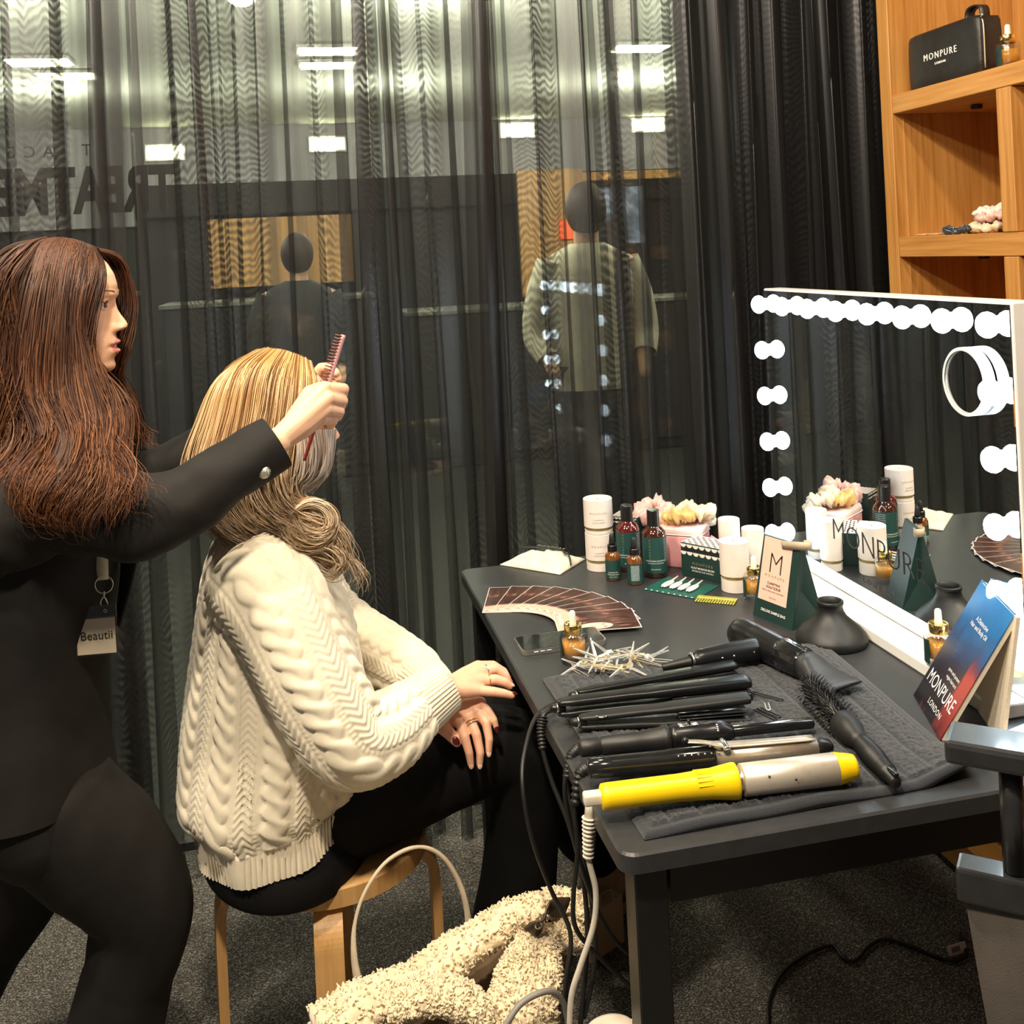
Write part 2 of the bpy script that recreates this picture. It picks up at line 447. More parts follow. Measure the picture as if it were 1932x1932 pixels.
struct(G().add(*box(1.76, 1.82, -1.5, YG, 0, 2.75)).obj('wall_right', mat('dark_wall', (.03, .028, .027), .8), smooth=False), 'dark wall behind the oak shelving')

# ------------------------------------------------------------------ sheer black curtain
def voile_mat():
    mt, nt, b = _new('black_voile')
    out = nt.nodes['Material Output']
    tr = N(nt, 'ShaderNodeBsdfTransparent'); tr.inputs[0].default_value = (1, 1, 1, 1)
    df = N(nt, 'ShaderNodeBsdfDiffuse'); df.inputs[0].default_value = (.012, .0108, .0105, 1)
    tl = N(nt, 'ShaderNodeBsdfTranslucent'); tl.inputs[0].default_value = (.03, .03, .028, 1)
    gl = N(nt, 'ShaderNodeBsdfGlossy', Roughness=.36); gl.inputs[0].default_value = (.045, .045, .048, 1)
    a1 = N(nt, 'ShaderNodeAddShader'); nt.links.new(df.outputs[0], a1.inputs[0]); nt.links.new(tl.outputs[0], a1.inputs[1])
    a2 = N(nt, 'ShaderNodeAddShader'); nt.links.new(a1.outputs[0], a2.inputs[0]); nt.links.new(gl.outputs[0], a2.inputs[1])
    mx = N(nt, 'ShaderNodeMixShader')
    nt.links.new(tr.outputs[0], mx.inputs[1]); nt.links.new(a2.outputs[0], mx.inputs[2]); nt.links.new(mx.outputs[0], out.inputs['Surface'])
    # weave interference: wavy bands where two layers of the weave lie over each other
    vA = coords(nt, (16, 1, 3.2)); nA = N(nt, 'ShaderNodeTexNoise', Scale=1.0, Detail=2.5, Roughness=.5); nt.links.new(vA, nA.inputs['Vector'])
    tc = N(nt, 'ShaderNodeTexCoord'); sp = N(nt, 'ShaderNodeSeparateXYZ'); nt.links.new(tc.outputs['Object'], sp.inputs[0])
    k1 = N(nt, 'ShaderNodeMath', operation='MULTIPLY'); k1.inputs[1].default_value = 330; nt.links.new(sp.outputs['Z'], k1.inputs[0])
    k2 = N(nt, 'ShaderNodeMath', operation='MULTIPLY_ADD'); k2.inputs[1].default_value = 62; nt.links.new(nA.outputs['Fac'], k2.inputs[0]); nt.links.new(k1.outputs[0], k2.inputs[2])
    sn = N(nt, 'ShaderNodeMath', operation='SINE'); nt.links.new(k2.outputs[0], sn.inputs[0])
    vB = coords(nt, (11, 1, .5)); nB = N(nt, 'ShaderNodeTexNoise', Scale=1.0, Detail=1.5); nt.links.new(vB, nB.inputs['Vector'])
    msk = N(nt, 'ShaderNodeMapRange'); msk.inputs[1].default_value = .46; msk.inputs[2].default_value = .56; msk.inputs[3].default_value = .0; msk.inputs[4].default_value = .20
    nt.links.new(nB.outputs['Fac'], msk.inputs[0])
    w = N(nt, 'ShaderNodeMath', operation='MULTIPLY'); nt.links.new(sn.outputs[0], w.inputs[0]); nt.links.new(msk.outputs[0], w.inputs[1])
    # uneven weave density in long vertical streaks
    vC = coords(nt, (34, 1, .35)); nC = N(nt, 'ShaderNodeTexNoise', Scale=1.0, Detail=3); nt.links.new(vC, nC.inputs['Vector'])
    mc = N(nt, 'ShaderNodeMapRange'); mc.inputs[1].default_value = .35; mc.inputs[2].default_value = .68; mc.inputs[3].default_value = .34; mc.inputs[4].default_value = .72
    nt.links.new(nC.outputs['Fac'], mc.inputs[0])
    ad = N(nt, 'ShaderNodeMath', operation='ADD'); ad.use_clamp = True; nt.links.new(mc.outputs[0], ad.inputs[0]); nt.links.new(w.outputs[0], ad.inputs[1])
    nt.links.new(ad.outputs[0], mx.inputs[0])
    return mt
voile = voile_mat()
def curtain(x0, x1, y0, seed, label, pitch=.105, amp=.032, over=.02, zb=.004, zt=2.62):
    rg = random.Random(seed)
    nfold = int((x1-x0)/pitch)
    ph = [0]
    per = 14
    xs, amps, ovs = [], [], []
    for k in range(nfold*per+1):
        u = k/per
        xs.append(u)
        fi = int(u)
        rr = random.Random(seed*100+fi)
        amps.append(amp*(.45+1.0*rr.random())); ovs.append(over*(.2+1.6*rr.random()))
    amps = np.convolve(amps, np.ones(7)/7, 'same'); ovs = np.convolve(ovs, np.ones(7)/7, 'same')
    u = np.array(xs); warp = u+.35*np.sin(u*1.7+seed)+.2*np.sin(u*.61+2*seed)
    warp = (warp-warp[0])/(warp[-1]-warp[0])
    zz = np.linspace(zt, zb, 48)
    V = []
    for z in zz:
        d = (zt-z)/(zt-zb)
        sway = .012*np.sin(u*.9+d*2.1+seed)+.006*np.sin(u*2.3-d*4)
        y = y0+amps*(.75+.45*d)*np.sin(2*PI*u+.5*math.sin(d*2.2+seed))+.012*np.sin(u*1.1+seed)*d
        x = x0+(x1-x0)*warp+ovs*(.7+.5*d)*np.sin(4*PI*u+.6)+sway
        V.append(np.stack([x, y, np.full_like(x, z)], 1))
    V = np.concatenate(V)
    o = me_obj('curtain', V, grid_faces(len(u), len(zz)), voile)
    return tag(o, label, 'curtain', 'sheer black curtains')
curtain(-2.3, -.36, 2.60, 3, 'sheer black voile curtain behind the brown haired woman', .13, .034, .026)
curtain(-.42, .52, 2.62, 5, 'sheer black voile curtain hanging behind the blonde woman', .10, .03, .022)
curtain(.46, 1.06, 2.615, 8, 'sheer black voile curtain behind the bottles and canisters', .085, .03, .02)
curtain(1.00, 1.62, 2.60, 11, 'dense gathered black curtain beside the oak shelving', .055, .032, .016)

# ------------------------------------------------------------------ oak shelving
oak_v = wood_mat('oak_upright', (.36, .15, .030), (.50, .235, .058), (.60, .31, .095), 2, 1.0)
oak_h = wood_mat('oak_shelf', (.36, .15, .030), (.50, .235, .058), (.60, .31, .095), 1, 1.0)
SX0, SX1 = 1.40, 1.735
sh = thing('oak_shelving', 'tall oak shelving unit with open compartments against the wall', 'shelving', (SX0, 2.285, 0))
def sh_part(name, x0, x1, y0, y1, z0, z1, m_, bev=.0015, par=sh):
    return G().add(*box(x0-SX0, x1-SX0, y0-2.285, y1-2.285, z0, z1, bev, 1)).obj(name, m_, par, smooth=False)
ep = sh_part('side_panel', SX0, SX1, 2.24, 2.285, 0, 2.45, oak_v)
sh_part('back_panel', SX1, SX1+.018, .70, 2.285, 0, 2.45, oak_v)
sh_part('batten', SX0+.028, SX0+.031, 2.2385, 2.2405, 0, 1.72, oak_v, 0, ep)
for z0, z1 in ((1.727, 1.77), (1.392, 1.439), (1.05, 1.095), (.70, .745), (.35, .395), (.02, .09)):
    sh_part('shelf', SX0+.002, SX1, .72, 2.239, z0, z1, oak_h)
sh_part('shelf', SX0+.002, SX1, .72, 2.239, 2.40, 2.445, oak_h)
for y in (1.826, 1.39, .93):
    for z0, z1 in ((1.44, 1.726), (1.096, 1.391), (.746, 1.049), (.396, .699), (.091, .349)):
        sh_part('upright', SX0, SX1, y, y+.043, z0, z1, oak_v)
for z in (1.725, 1.390):
    c = lathe([(-.008, .012), (0, .013)], 16)
    G().add(*c).obj('puck_light', black_plastic, sh, smooth=False).location = (.12, -.19, z)
# bag on the upper shelf
bp = WX(1715, 165, 1.455)
bag = thing('vanity_bag', 'black leather vanity bag with a carry handle on the oak shelf', 'bag', (1.456, 2.078, 1.771), (0, 0, math.radians(-90)))
leather = mat('black_leather', (.016, .014, .013), .42, var=.25, bump=.25, bscale=260)
bw, bd, bh = .26, .062, .125
sec = [(0, .0, .92), (.006, .0, .99), (.03, 0, 1.0), (.09, 0, 1.0), (.115, 0, .985), (.123, 0, .95), (.126, 0, .85)]
poly = rrect(1, 1, .12, 4)
V = []; n = len(poly)
for z, _, s in sec:
    for x, y in poly: V.append((x*bw*s, y*bd*(s+.02*math.sin(z*20)), z))
F = grid_faces(n, len(sec), True)+[tuple(range(n))[::-1], tuple(range((len(sec)-1)*n, len(sec)*n))]
G().add(V, F).obj('body', leather, bag)
zp = [(x*bw*1.012, y*bd*1.0, .0) for x, y in poly]
zl = [(x*(bw+.003), -bd*.30, z) for x, z in ((-.5, .012), (-.5, .10), (-.47, .117), (-.42, .1255), (.42, .1255), (.47, .117), (.5, .10), (.5, .012))]
G().add(*tube(crom(zl, 60), .0016, 6)).obj('zip', mat('zip_metal', (.62, .52, .38), .35, .7), bag)
hp = crom([(.062, .0, .118), (.064, 0, .14), (.075, 0, .149), (.100, 0, .149), (.111, 0, .14), (.113, 0, .118)], 30)
G().add(*ribbon(hp, .022, .004, (0, 1, 0))).obj('handle', leather, bag)
text_part('lettering', 'MONPURE', .021, basis((-.0, -bd/2-.0025, .066), (1, 0, 0), (0, 0, 1)), ink_white, bag, space=1.35, extrude=.0006)
text_part('lettering', 'LONDON', .0075, basis((-.0, -bd/2-.0025, .048), (1, 0, 0), (0, 0, 1)), ink_white, bag, space=1.3, extrude=.0006)
# ------------------------------------------------------------------ table
tblk = mat('black_laminate', (.030, .031, .034), .42, var=.10, vscale=60, bump=.06, bscale=500)
tedge = mat('table_edge', (.030, .028, .026), .42, var=.12)
tmetal = mat('table_metal', (.006, .006, .006), .45, var=.2)
TX0, TX1, TY0, TY1 = .352, 1.12, 1.203, 2.40
table = thing('dressing_table', 'black rectangular dressing table covered with hair tools and cosmetics', 'table', ((TX0+TX1)/2, (TY0+TY1)/2, 0))
tw, tl_ = TX1-TX0, TY1-TY0
g = G(); prof = [(T-.026, -.004), (T-.024, 0), (T-.003, 0), (T, -.003)]
V = []; pr0 = rrect(tw, tl_, .022, 6)
for z, d in prof:
    for x, y in rrect(tw+2*d, tl_+2*d, .022+d, 6): V.append((x, y, z))
n = len(pr0); g.add(V, grid_faces(n, 4, True)+[tuple(range(n))[::-1], tuple(range(3*n, 4*n))])
g.obj('table_top', tblk, table, smooth=False)
for sx in (-1, 1):
    g = G().add(*box(sx*(tw/2-.055)-.0125, sx*(tw/2-.055)+.0125, -tl_/2+.06, tl_/2-.06, T-.085, T-.0265)); g.obj('apron', tmetal, table, smooth=False)
    g = G().add(*box(-tw/2+.07, tw/2-.07, sx*(tl_/2-.045)-.0125, sx*(tl_/2-.045)+.0125, T-.085, T-.0265)); g.obj('apron', tmetal, table, smooth=False)
for sx in (-1, 1):
    for sy in (-1, 1):
        cx, cy = sx*(tw/2-.042), sy*(tl_/2-.042)
        G().add(*box(cx-.021, cx+.021, cy-.021, cy+.021, 0, T-.0268, .002, 1)).obj('leg', tmetal, table, smooth=False)

# ------------------------------------------------------------------ lighted mirror
MX = 1.03
mir = thing('lighted_mirror', 'large frameless make-up mirror edged with glowing round bulbs', 'mirror', (MX, 1.78, T))
my0, my1 = 1.366-1.78, 2.192-1.78
frame_white = mat('mirror_white', (.86, .85, .83), .3, var=.02)
G().add(*box(.003, .045, my0, my1, .024, .610, .003, 2)).obj('housing', frame_white, mir, smooth=False)
mirror_mat = mat('mirror_silver', (.90, .92, .91), .0, 1.0, var=0)
MATS['mirror_silver'].node_tree.nodes['Principled BSDF'].inputs['Roughness'].default_value = .003
G().add(*box(.0, .0028, my0+.003, my1-.003, .027, .606)).obj('mirror_glass', mirror_mat, mir, smooth=False)
bs = G().add(*box(-.055, .052, my0+.006, my1-.012, .0005, .0225, .003, 2)).obj('base', frame_white, mir, smooth=False)
bulb_mat = emit_mat('bulb_glow', (.74, .90, 1.0), 26)
bulbs = [(2.176-.1115*i, 1.306) for i in range(8)]+[(2.172-.002*i, 1.306-.1005*i) for i in range(1, 6)]+[(1.396+.001*i, 1.306-.1005*i) for i in range(1, 6)]
prof_b = [(x_*.86, r_*.92) for x_, r_ in [(-.0385, .0005), (-.038, .005), (-.0355, .0115), (-.031, .0175), (-.025, .0208), (-.019, .0215), (-.013, .0195), (-.008, .0155), (-.0045, .012), (-.001, .0115)]]
sock = mat('bulb_collar', (.85, .86, .86), .25)
b0 = None
for y, z in bulbs:
    if b0 is None:
        b0 = G().add(*lathe(prof_b, 24, 'x')).obj('bulb', bulb_mat, mir); c0 = G().add(*lathe([(-.004, .0125), (-.0002, .0135)], 24, 'x')).obj('collar', sock, b0)
        bb = b0
    else:
        bb = b0.copy(); COL.objects.link(bb); cc = c0.copy(); COL.objects.link(cc); cc.parent = bb
    bb.location = (0, y-1.78, z-T)
text_part('lettering', 'MONPURE', .062, basis((-.0004, (1.922+1.62)/2-1.78, .869-T), (0, -1, 0), (0, 0, 1)), ink_black, mir, extrude=.0002, xscale=1.09, space=1.0, offset=-.0013)
text_part('lettering', 'LONDON', .016, basis((-.0004, 1.765-1.78, .802-T), (0, -1, 0), (0, 0, 1)), ink_black, mir, extrude=.0002, space=1.9)
# round magnifying mirror stuck on the glass
mag = thing('magnifying_mirror', 'small round white-rimmed magnifying mirror stuck on the big mirror', 'mirror', (MX-.0032, 1.455, 1.215))
v, f = lathe([(-.018, .048), (-.019, .051), (-.017, .053), (0, .053), (0, .0485), (-.015, .0475)], 48, 'x', cap=False)
G().add(v, f).obj('rim', white_plastic, mag)
G().add(*lathe([(-.0145, .0478), (-.0085, .0478)], 48, 'x')).obj('lens', mirror_mat, mag, smooth=False)

# ------------------------------------------------------------------ small generic builders
def wrap(v, r, a0=0.0):
    """bend flat x,y text round an upright cylinder of radius r, facing angle a0"""
    return [(r*math.cos(a0+x/r)+0, r*math.sin(a0+x/r), y) for x, y, z in v]
def wrap_text(name, s, size, r, z, a0, material, parent, **kw):
    v, f = text_mesh(s, size, 0, **kw)
    return G().add([(p[0], p[1], p[2]+z) for p in wrap(v, r, a0)], f).obj(name, material, parent, smooth=False)
def arc_label(r, z0, z1, a0, a1, n=20):
    V = []
    for z in (z0, z1):
        for k in range(n+1):
            a = a0+(a1-a0)*k/n; V.append((r*math.cos(a), r*math.sin(a), z))
    return V, [(k, k+1, n+2+k, n+1+k) for k in range(n)]
FACE = math.radians(-105)       # direction from the table towards the viewer
def canister(loc, label, h=.1, r=.031, band=.027, txt=True, tz=.6, parent=None, name='cosmetic_canister'):
    c = thing(name, label, 'canister', loc, group='white paper canisters')
    rb = r-.0012
    G().add(*lathe([(0, rb-.001), (.001, rb), (band-.004, rb), (band-.004, r-.003), (band, r-.003)], 40)).obj('base', white_card, c, smooth=False)
    G().add(*lathe([(band-.0045, r-.0022), (band+.0035, r-.0022)], 40)).obj('gold_band', gold_band, c, smooth=False)
    l = G().add(*lathe([(band+.003, r), (h-.001, r), (h, r-.001), (h-.0005, r-.0025), (h-.002, r-.003), (h-.002, .0001)], 40, cap=False)).obj('lid', white_card, c, smooth=False)
    G().add(*lathe([(h-.0021, .0022), (h-.0012, .0022)], 12)).obj('lid_pin', ink_gold, l, smooth=False)
    if txt:
        wrap_text('lettering', 'MONPURE', .0062, r+.0003, h*tz, FACE, ink_gold, c, space=1.6)
        wrap_text('lettering', 'CLARIFYING', .0042, r+.0003, h*tz-.014, FACE, ink_gold, c, space=1.1)
        wrap_text('lettering', 'SCALP SCRUB', .0042, r+.0003, h*tz-.020, FACE, ink_gold, c, space=1.1)
        wrap_text('lettering', '250 ml  8.4 fl.oz', .003, r+.0003, h*tz-.034, FACE, ink_gold, c)
    return c
canister((.655, 2.292, T), 'white paper canister with gold band at the bottom of the stack of two', .082, .032, .022, tz=.68)
canister((.655, 2.292, T+.0822), 'white paper canister with gold band on top of the stack of two', .076, .0325, .012, tz=.62)
canister((.873, 2.052, T), 'squat white canister with gold band in front of the tall white tubes', .102, .030, .03, tz=.33, txt=False)
canister((.925, 2.195, T), 'tall slim white canister furthest back beside the mirror', .108, .0235, .02, txt=False)
canister((.940, 2.105, T), 'tall slim white canister just behind the squat gold-banded one', .108, .0235, .02, txt=False)
amber = mat('dark_amber_glass', (.045, .010, .004), .06, var=.15, coat=1.0)
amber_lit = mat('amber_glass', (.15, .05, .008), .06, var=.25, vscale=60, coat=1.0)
def shampoo(loc, label, rot=0, red=False):
    c = thing('shampoo_bottle', label, 'bottle', loc, (0, 0, rot), group='shampoo bottles')
    r = .0265
    G().add(*lathe([(0, r-.003), (.003, r), (.090, r), (.097, r-.002), (.104, r-.008), (.109, .0125), (.112, .0115)], 36)).obj('body', amber if not red else mat('red_amber_glass', (.085, .008, .007), .06, var=.2, coat=1.0), c)
    G().add(*lathe([(.0115, r+.0003), (.088, r+.0003)], 36, cap=False)).obj('label', green_label, c)
    G().add(*lathe([(.1085, .0135), (.142, .0135), (.144, .0125)], 28)).obj('cap', black_plastic, c, smooth=False)
    wrap_text('lettering', 'HYDRATING SHAMPOO', .0042, r+.0006, .038, FACE-rot, ink_white, c)
    wrap_text('lettering', 'SOOTHING & NOURISHING', .003, r+.0006, .033, FACE-rot, ink_white, c)
    wrap_text('lettering', '250 ml 8.4 fl.oz.', .0034, r+.0006, .02, FACE-rot, ink_white, c)
    for k in range(7):
        wrap_text('lettering', 'MONPURE'[k], .005, r+.0006, .082-.0065*k, FACE-rot-.45, ink_gold, c)
    for k in range(12):
        wrap_text('lettering', 'sulphate free gentle wash', .0024, r+.0006, .083-.0042*k, FACE-rot+1.2, ink_white, c)
    return c
shampoo((.752, 2.200, T), 'brown shampoo bottle with black cap and green label, nearest of the two')
shampoo((.712, 2.262, T), 'reddish brown shampoo bottle with black cap standing behind the dropper bottles', .1, True)
def dropper(loc, label, rot=0, grey=False):
    c = thing('dropper_bottle', label, 'bottle', loc, (0, 0, rot), group='amber dropper bottles')
    r = .0165
    G().add(*lathe([(0, r-.002), (.002, r), (.052, r), (.058, r-.003), (.062, .0085), (.065, .008)], 32)).obj('body', amber_lit, c)
    G().add(*lathe([(.006, r+.0003), (.045, r+.0003)], 32, cap=False)).obj('label', green_label, c)
    cp = G().add(*lathe([(.0625, .0105), (.074, .0105), (.0755, .0095)], 28)).obj('collar', black_plastic, c, smooth=False)
    G().add(*lathe([(.0755, .0062), (.080, .0066), (.088, .0055), (.096, .0048), (.0985, .0030), (.099, .0005)], 20)).obj('bulb', rubber, cp)
    if grey:
        G().add(*arc_label(r+.0005, .010, .042, FACE-rot-.55, FACE-rot+.55)).obj('back_label', mat('grey_print', (.20, .27, .26), .5, var=.35, vscale=420), c)
    else:
        wrap_text('lettering', 'NOURISH AND', .0034, r+.0006, .019, FACE-rot, ink_white, c)
        wrap_text('lettering', 'STIMULATE SERUM', .0034, r+.0006, .0145, FACE-rot, ink_white, c)
        wrap_text('lettering', '50 ml 1.7 fl.oz.', .003, r+.0006, .0095, FACE-rot, ink_white, c)
    return c
dropper((.658, 2.206, T), 'amber dropper bottle with white print on a green label, left one')
dropper((.693, 2.163, T), 'amber dropper bottle showing its pale grey back label, nearest the viewer', 0, True)
# boxes with a fish-scale patterned top
def scale_box(loc, rot, label, w, d, h, front=True):
    c = thing('brush_box', label, 'box', loc, (0, 0, rot), group='green cardboard boxes')
    G().add(*box(-w/2, w/2, -d/2, d/2, 0, h, .0008, 1)).obj('carton', dark_green_card, c, smooth=False)
    pk, bk = pink_card, ink_black
    # print of overlapping scales, one flat disc of print per scale
    top, rows = G(), 7
    pat_w = mat('scale_white', (.80, .72, .68), .5, var=.03)
    nx = 7; s = w/nx
    gw, gb = G(), G()
    gw.add([(-w/2, -d/2, h+.0004), (w/2, -d/2, h+.0004), (w/2, d/2, h+.0004), (-w/2, d/2, h+.0004)], [(0, 1, 2, 3)])
    for j in range(int(d/(s*.5))):
        for i in range(nx):
            cx = -w/2+s*(i+.5+(.5 if j % 2 else 0)); cy = -d/2+s*.5*j
            if cx > w/2-s*.3: continue
            gb.add([(cx-s*.42, cy+s*.30, h+.0008), (cx, cy+s*.06, h+.0008), (cx+s*.42, cy+s*.30, h+.0008), (cx, cy+s*.42, h+.0008)], [(0, 1, 2, 3)])
    gw.obj('top_print', pat_w, c, smooth=False); gb.obj('scale_print', bk, c, smooth=False)
    gp, gk = G(), G()
    for j in range(3):
        for i in range(nx+1):
            cx = -w/2+s*(i+(.5 if j % 2 == 0 else 0)); cz = h-.0005-s*.5*(j+.2)
            if not (-w/2+s*.35 < cx < w/2-s*.3): continue
            R = s*.47
            pts = [(cx, -d/2-.0006-.0002*(3-j), cz)]+[(cx+R*math.cos(a), -d/2-.0006-.0002*(3-j), cz-abs(R*1.0*math.sin(a))) for a in np.linspace(-PI, 0, 14)]
            (gp if j != 1 else gk).add(pts, [(0, k+1, k+2) for k in range(13)])
    gp.obj('scale_print', pat_w, c, smooth=False); gk.obj('scale_print', ink_black, c, smooth=False)
    text_part('lettering', 'MONPURE', .0085, basis((0, -d/2-.0012, h*.42), (1, 0, 0), (0, 0, 1)), ink_gold, c, space=1.5)
    text_part('lettering', 'SCALP MASSAGE BRUSH', .0056, basis((0, -d/2-.0012, h*.30), (1, 0, 0), (0, 0, 1)), ink_white, c, offset=.00008)
    text_part('lettering', 'BROSSE DE CUIR CHEVELU', .0046, basis((0, -d/2-.0012, h*.21), (1, 0, 0), (0, 0, 1)), ink_white, c)
    return c
scale_box((.862, 2.152, T), math.radians(-57), 'dark green brush box with fish-scale print in front of the pink case', .112, .062, .072)
scale_box((.735, 2.325, T), math.radians(-40), 'brush box with fish-scale print standing behind the shampoo bottles', .062, .05, .105)
# pink vanity case with scrunchies
pink = mat('pink_vinyl', (.80, .36, .38), .38, var=.04, coat=.2)
pc = thing('vanity_case', 'pink zip vanity case behind the shampoo bottles', 'case', (.835, 2.268, T), (0, 0, math.radians(-38)))
poly = rrect(1, 1, .2, 5); n = len(poly); V = []
for z, s in ((0, .95), (.004, .99), (.02, 1), (.066, 1), (.072, .985)):
    for x, y in poly: V.append((x*.125*s, y*.085*s, z))
G().add(V, grid_faces(n, 5, True)+[tuple(range(n))[::-1], tuple(range(4*n, 5*n))]).obj('body', pink, pc)
V = []
for z, s in ((.0725, .985), (.076, 1.01), (.083, 1.01), (.088, .97), (.089, .8)):
    for x, y in poly: V.append((x*.125*s, y*.085*s, z))
G().add(V, grid_faces(n, 5, True)+[tuple(range(n))[::-1], tuple(range(4*n, 5*n))]).obj('lid', mat('pink_lid', (.86, .62, .60), .35), pc)
G().add(*tube(np.array([(x*.1265, y*.0865, .0735) for x, y in poly]+[(poly[0][0]*.1265, poly[0][1]*.0865, .0735)]), .0014, 5)).obj('zip', mat('pale_zip', (.75, .70, .65), .4), pc)
G().add(*ribbon(crom([(.064, -.02, .055), (.078, -.02, .045), (.079, .0, .035), (.078, .02, .045), (.064, .02, .055)], 20), .016, .003, (0, 0, 1))).obj('side_handle', pink, pc)
def satin(name, c): return mat(name, c, .3, var=.12, vscale=30, sheen=.4)
def scrunchie(loc, rot, material, label, R=.034, r=.016, seed=0, group='satin scrunchies', flat=1.0):
    n, k = 72, 14; V = []
    rg = random.Random(seed); p1, p2 = rg.random()*6, rg.random()*6
    for i in range(n):
        a = 2*PI*i/n
        puff = 1+.22*math.sin(9*a+p1)+.16*math.sin(17*a+p2)
        for j in range(k):
            b = 2*PI*j/k
            rr = r*puff*(1+.28*math.sin(3*b+6*a+p1)*.6+.20*math.sin(22*a+2*b+p2))
            q = R+rr*math.cos(b)+.003*math.sin(5*a+p2)
            V.append((q*math.cos(a), q*math.sin(a), (rr*math.sin(b)+.004*math.sin(3*a+p2))*flat))
    F = [(i*k+j, ((i+1) % n)*k+j, ((i+1) % n)*k+(j+1) % k, i*k+(j+1) % k) for i in range(n) for j in range(k)]
    o = me_obj('scrunchie', V, F, material); o.location = loc; o.rotation_euler = rot
    return tag(o, label, 'scrunchie', group)
blush, goldsat, creamsat = satin('blush_satin', (.70, .40, .36)), satin('gold_satin', (.70, .42, .14)), satin('cream_satin', (.74, .58, .40))
scrunchie((.795, 2.315, T+.108), (.3, -.15, .2), blush, 'blush pink satin scrunchie lying on the pink vanity case', .030, .015, 1)
scrunchie((.838, 2.262, T+.108), (-.25, .2, 1.0), goldsat, 'gold satin scrunchie lying on the pink vanity case', .028, .014, 2)
scrunchie((.875, 2.262, T+.106), (.55, .35, 2.0), creamsat, 'cream satin scrunchie at the mirror end of the pink vanity case', .028, .015, 3)
# serum bottles
amber_oil = mat('amber_oil', (.72, .33, .035), .2, var=.1, vscale=20, sss=.2)
clear_glass = clear_mat('clear_glass', (.94, .95, .95), .14, .03)
milky = mat('milky_rubber', (.86, .84, .76), .35, var=.03)
def serum(loc, label, rot=0, s=1.0, oil=amber_oil, lab=True):
    c = thing('serum_bottle', label, 'bottle', loc, (0, 0, rot), group='glass serum bottles'); c.scale = (s, s, s)
    G().add(*lathe([(0, .0001), (0, .021), (.002, .0235), (.046, .0235), (.0525, .021), (.054, .015), (.0535, .0135), (.050, .0145), (.046, .0205), (.013, .0205), (.0105, .012), (.0104, .0002)], 40, cap=False)).obj('glass', clear_glass, c)
    G().add(*lathe([(.0112, .0002), (.0112, .010), (.0135, .0198), (.038, .0198), (.0385, .0002)], 36, cap=False)).obj('oil', oil, c)
    cl = G().add(*lathe([(.0515, .0135), (.054, .0155), (.067, .0155), (.068, .0148), (.0665, .013), (.064, .0125), (.064, .0002)], 36, cap=False)).obj('collar', gold, c)
    G().add(*lathe([(.0642, .0058), (.068, .0062), (.080, .0056), (.087, .0052), (.0895, .0036), (.0903, .0005)], 20)).obj('dropper_bulb', milky, cl)
    if lab:
        G().add(*arc_label(.0238, .006, .044, FACE-rot-2.2, FACE-rot-1.0)).obj('label', dark_green_card, c)
    return c
serum((.456, 1.790, T), 'clear glass serum bottle of amber oil with gold dropper beside the phone')
serum((.885, 1.985, T), 'amber serum bottle half hidden behind the folded paper bag', 2.2, .95)
serum((1.000, 1.44, T+.023), 'serum bottle with white dropper on the mirror base behind the booklet', 1.0, 1.0)
serum((.995, 1.53, T+.023), 'serum bottle standing on the mirror base left of the booklet', 1.0, 1.0)
so = serum((1.452, 1.892, 1.771), 'amber oil dropper bottle beside the black bag on the oak shelf', -.9, 1.0)
# items lying on the middle shelf
scrunchie((1.50, 2.042, 1.439+.013), (0, 0, .3), creamsat, 'cream satin scrunchie at the bottom of the pile on the oak shelf', .030, .013, 4, 'scrunchies on the shelf', .7)
scrunchie((1.505, 2.035, 1.439+.032), (.1, .1, 1.3), blush, 'blush satin scrunchie in the middle of the pile on the oak shelf', .026, .012, 5, 'scrunchies on the shelf', .7)
scrunchie((1.50, 2.04, 1.439+.048), (-.1, .1, 2.3), satin('ivory_satin', (.82, .74, .62)), 'ivory satin scrunchie on top of the pile on the oak shelf', .020, .011, 6, 'scrunchies on the shelf', .7)
scrunchie((1.45, 2.075, 1.439+.009), (0, 0, .3), satin('navy_satin', (.012, .022, .035)), 'dark navy scrunchie lying flat on the oak shelf', .026, .009, 7, 'scrunchies on the shelf', .8)
for i, (y, lab) in enumerate(((2.175, 'small tan hair slide nearest the shelf side panel'), (2.13, 'small tan hair slide next to the navy scrunchie'))):
    o = G().add(*box(-.008, .008, -.018, .018, 0, .005, .002)).obj('hair_slide', mat('tan_slide', (.55, .32, .18), .4)); o.location = (1.425, y, 1.4395)
    tag(o, lab, 'hair clip', 'hair slides on the shelf')
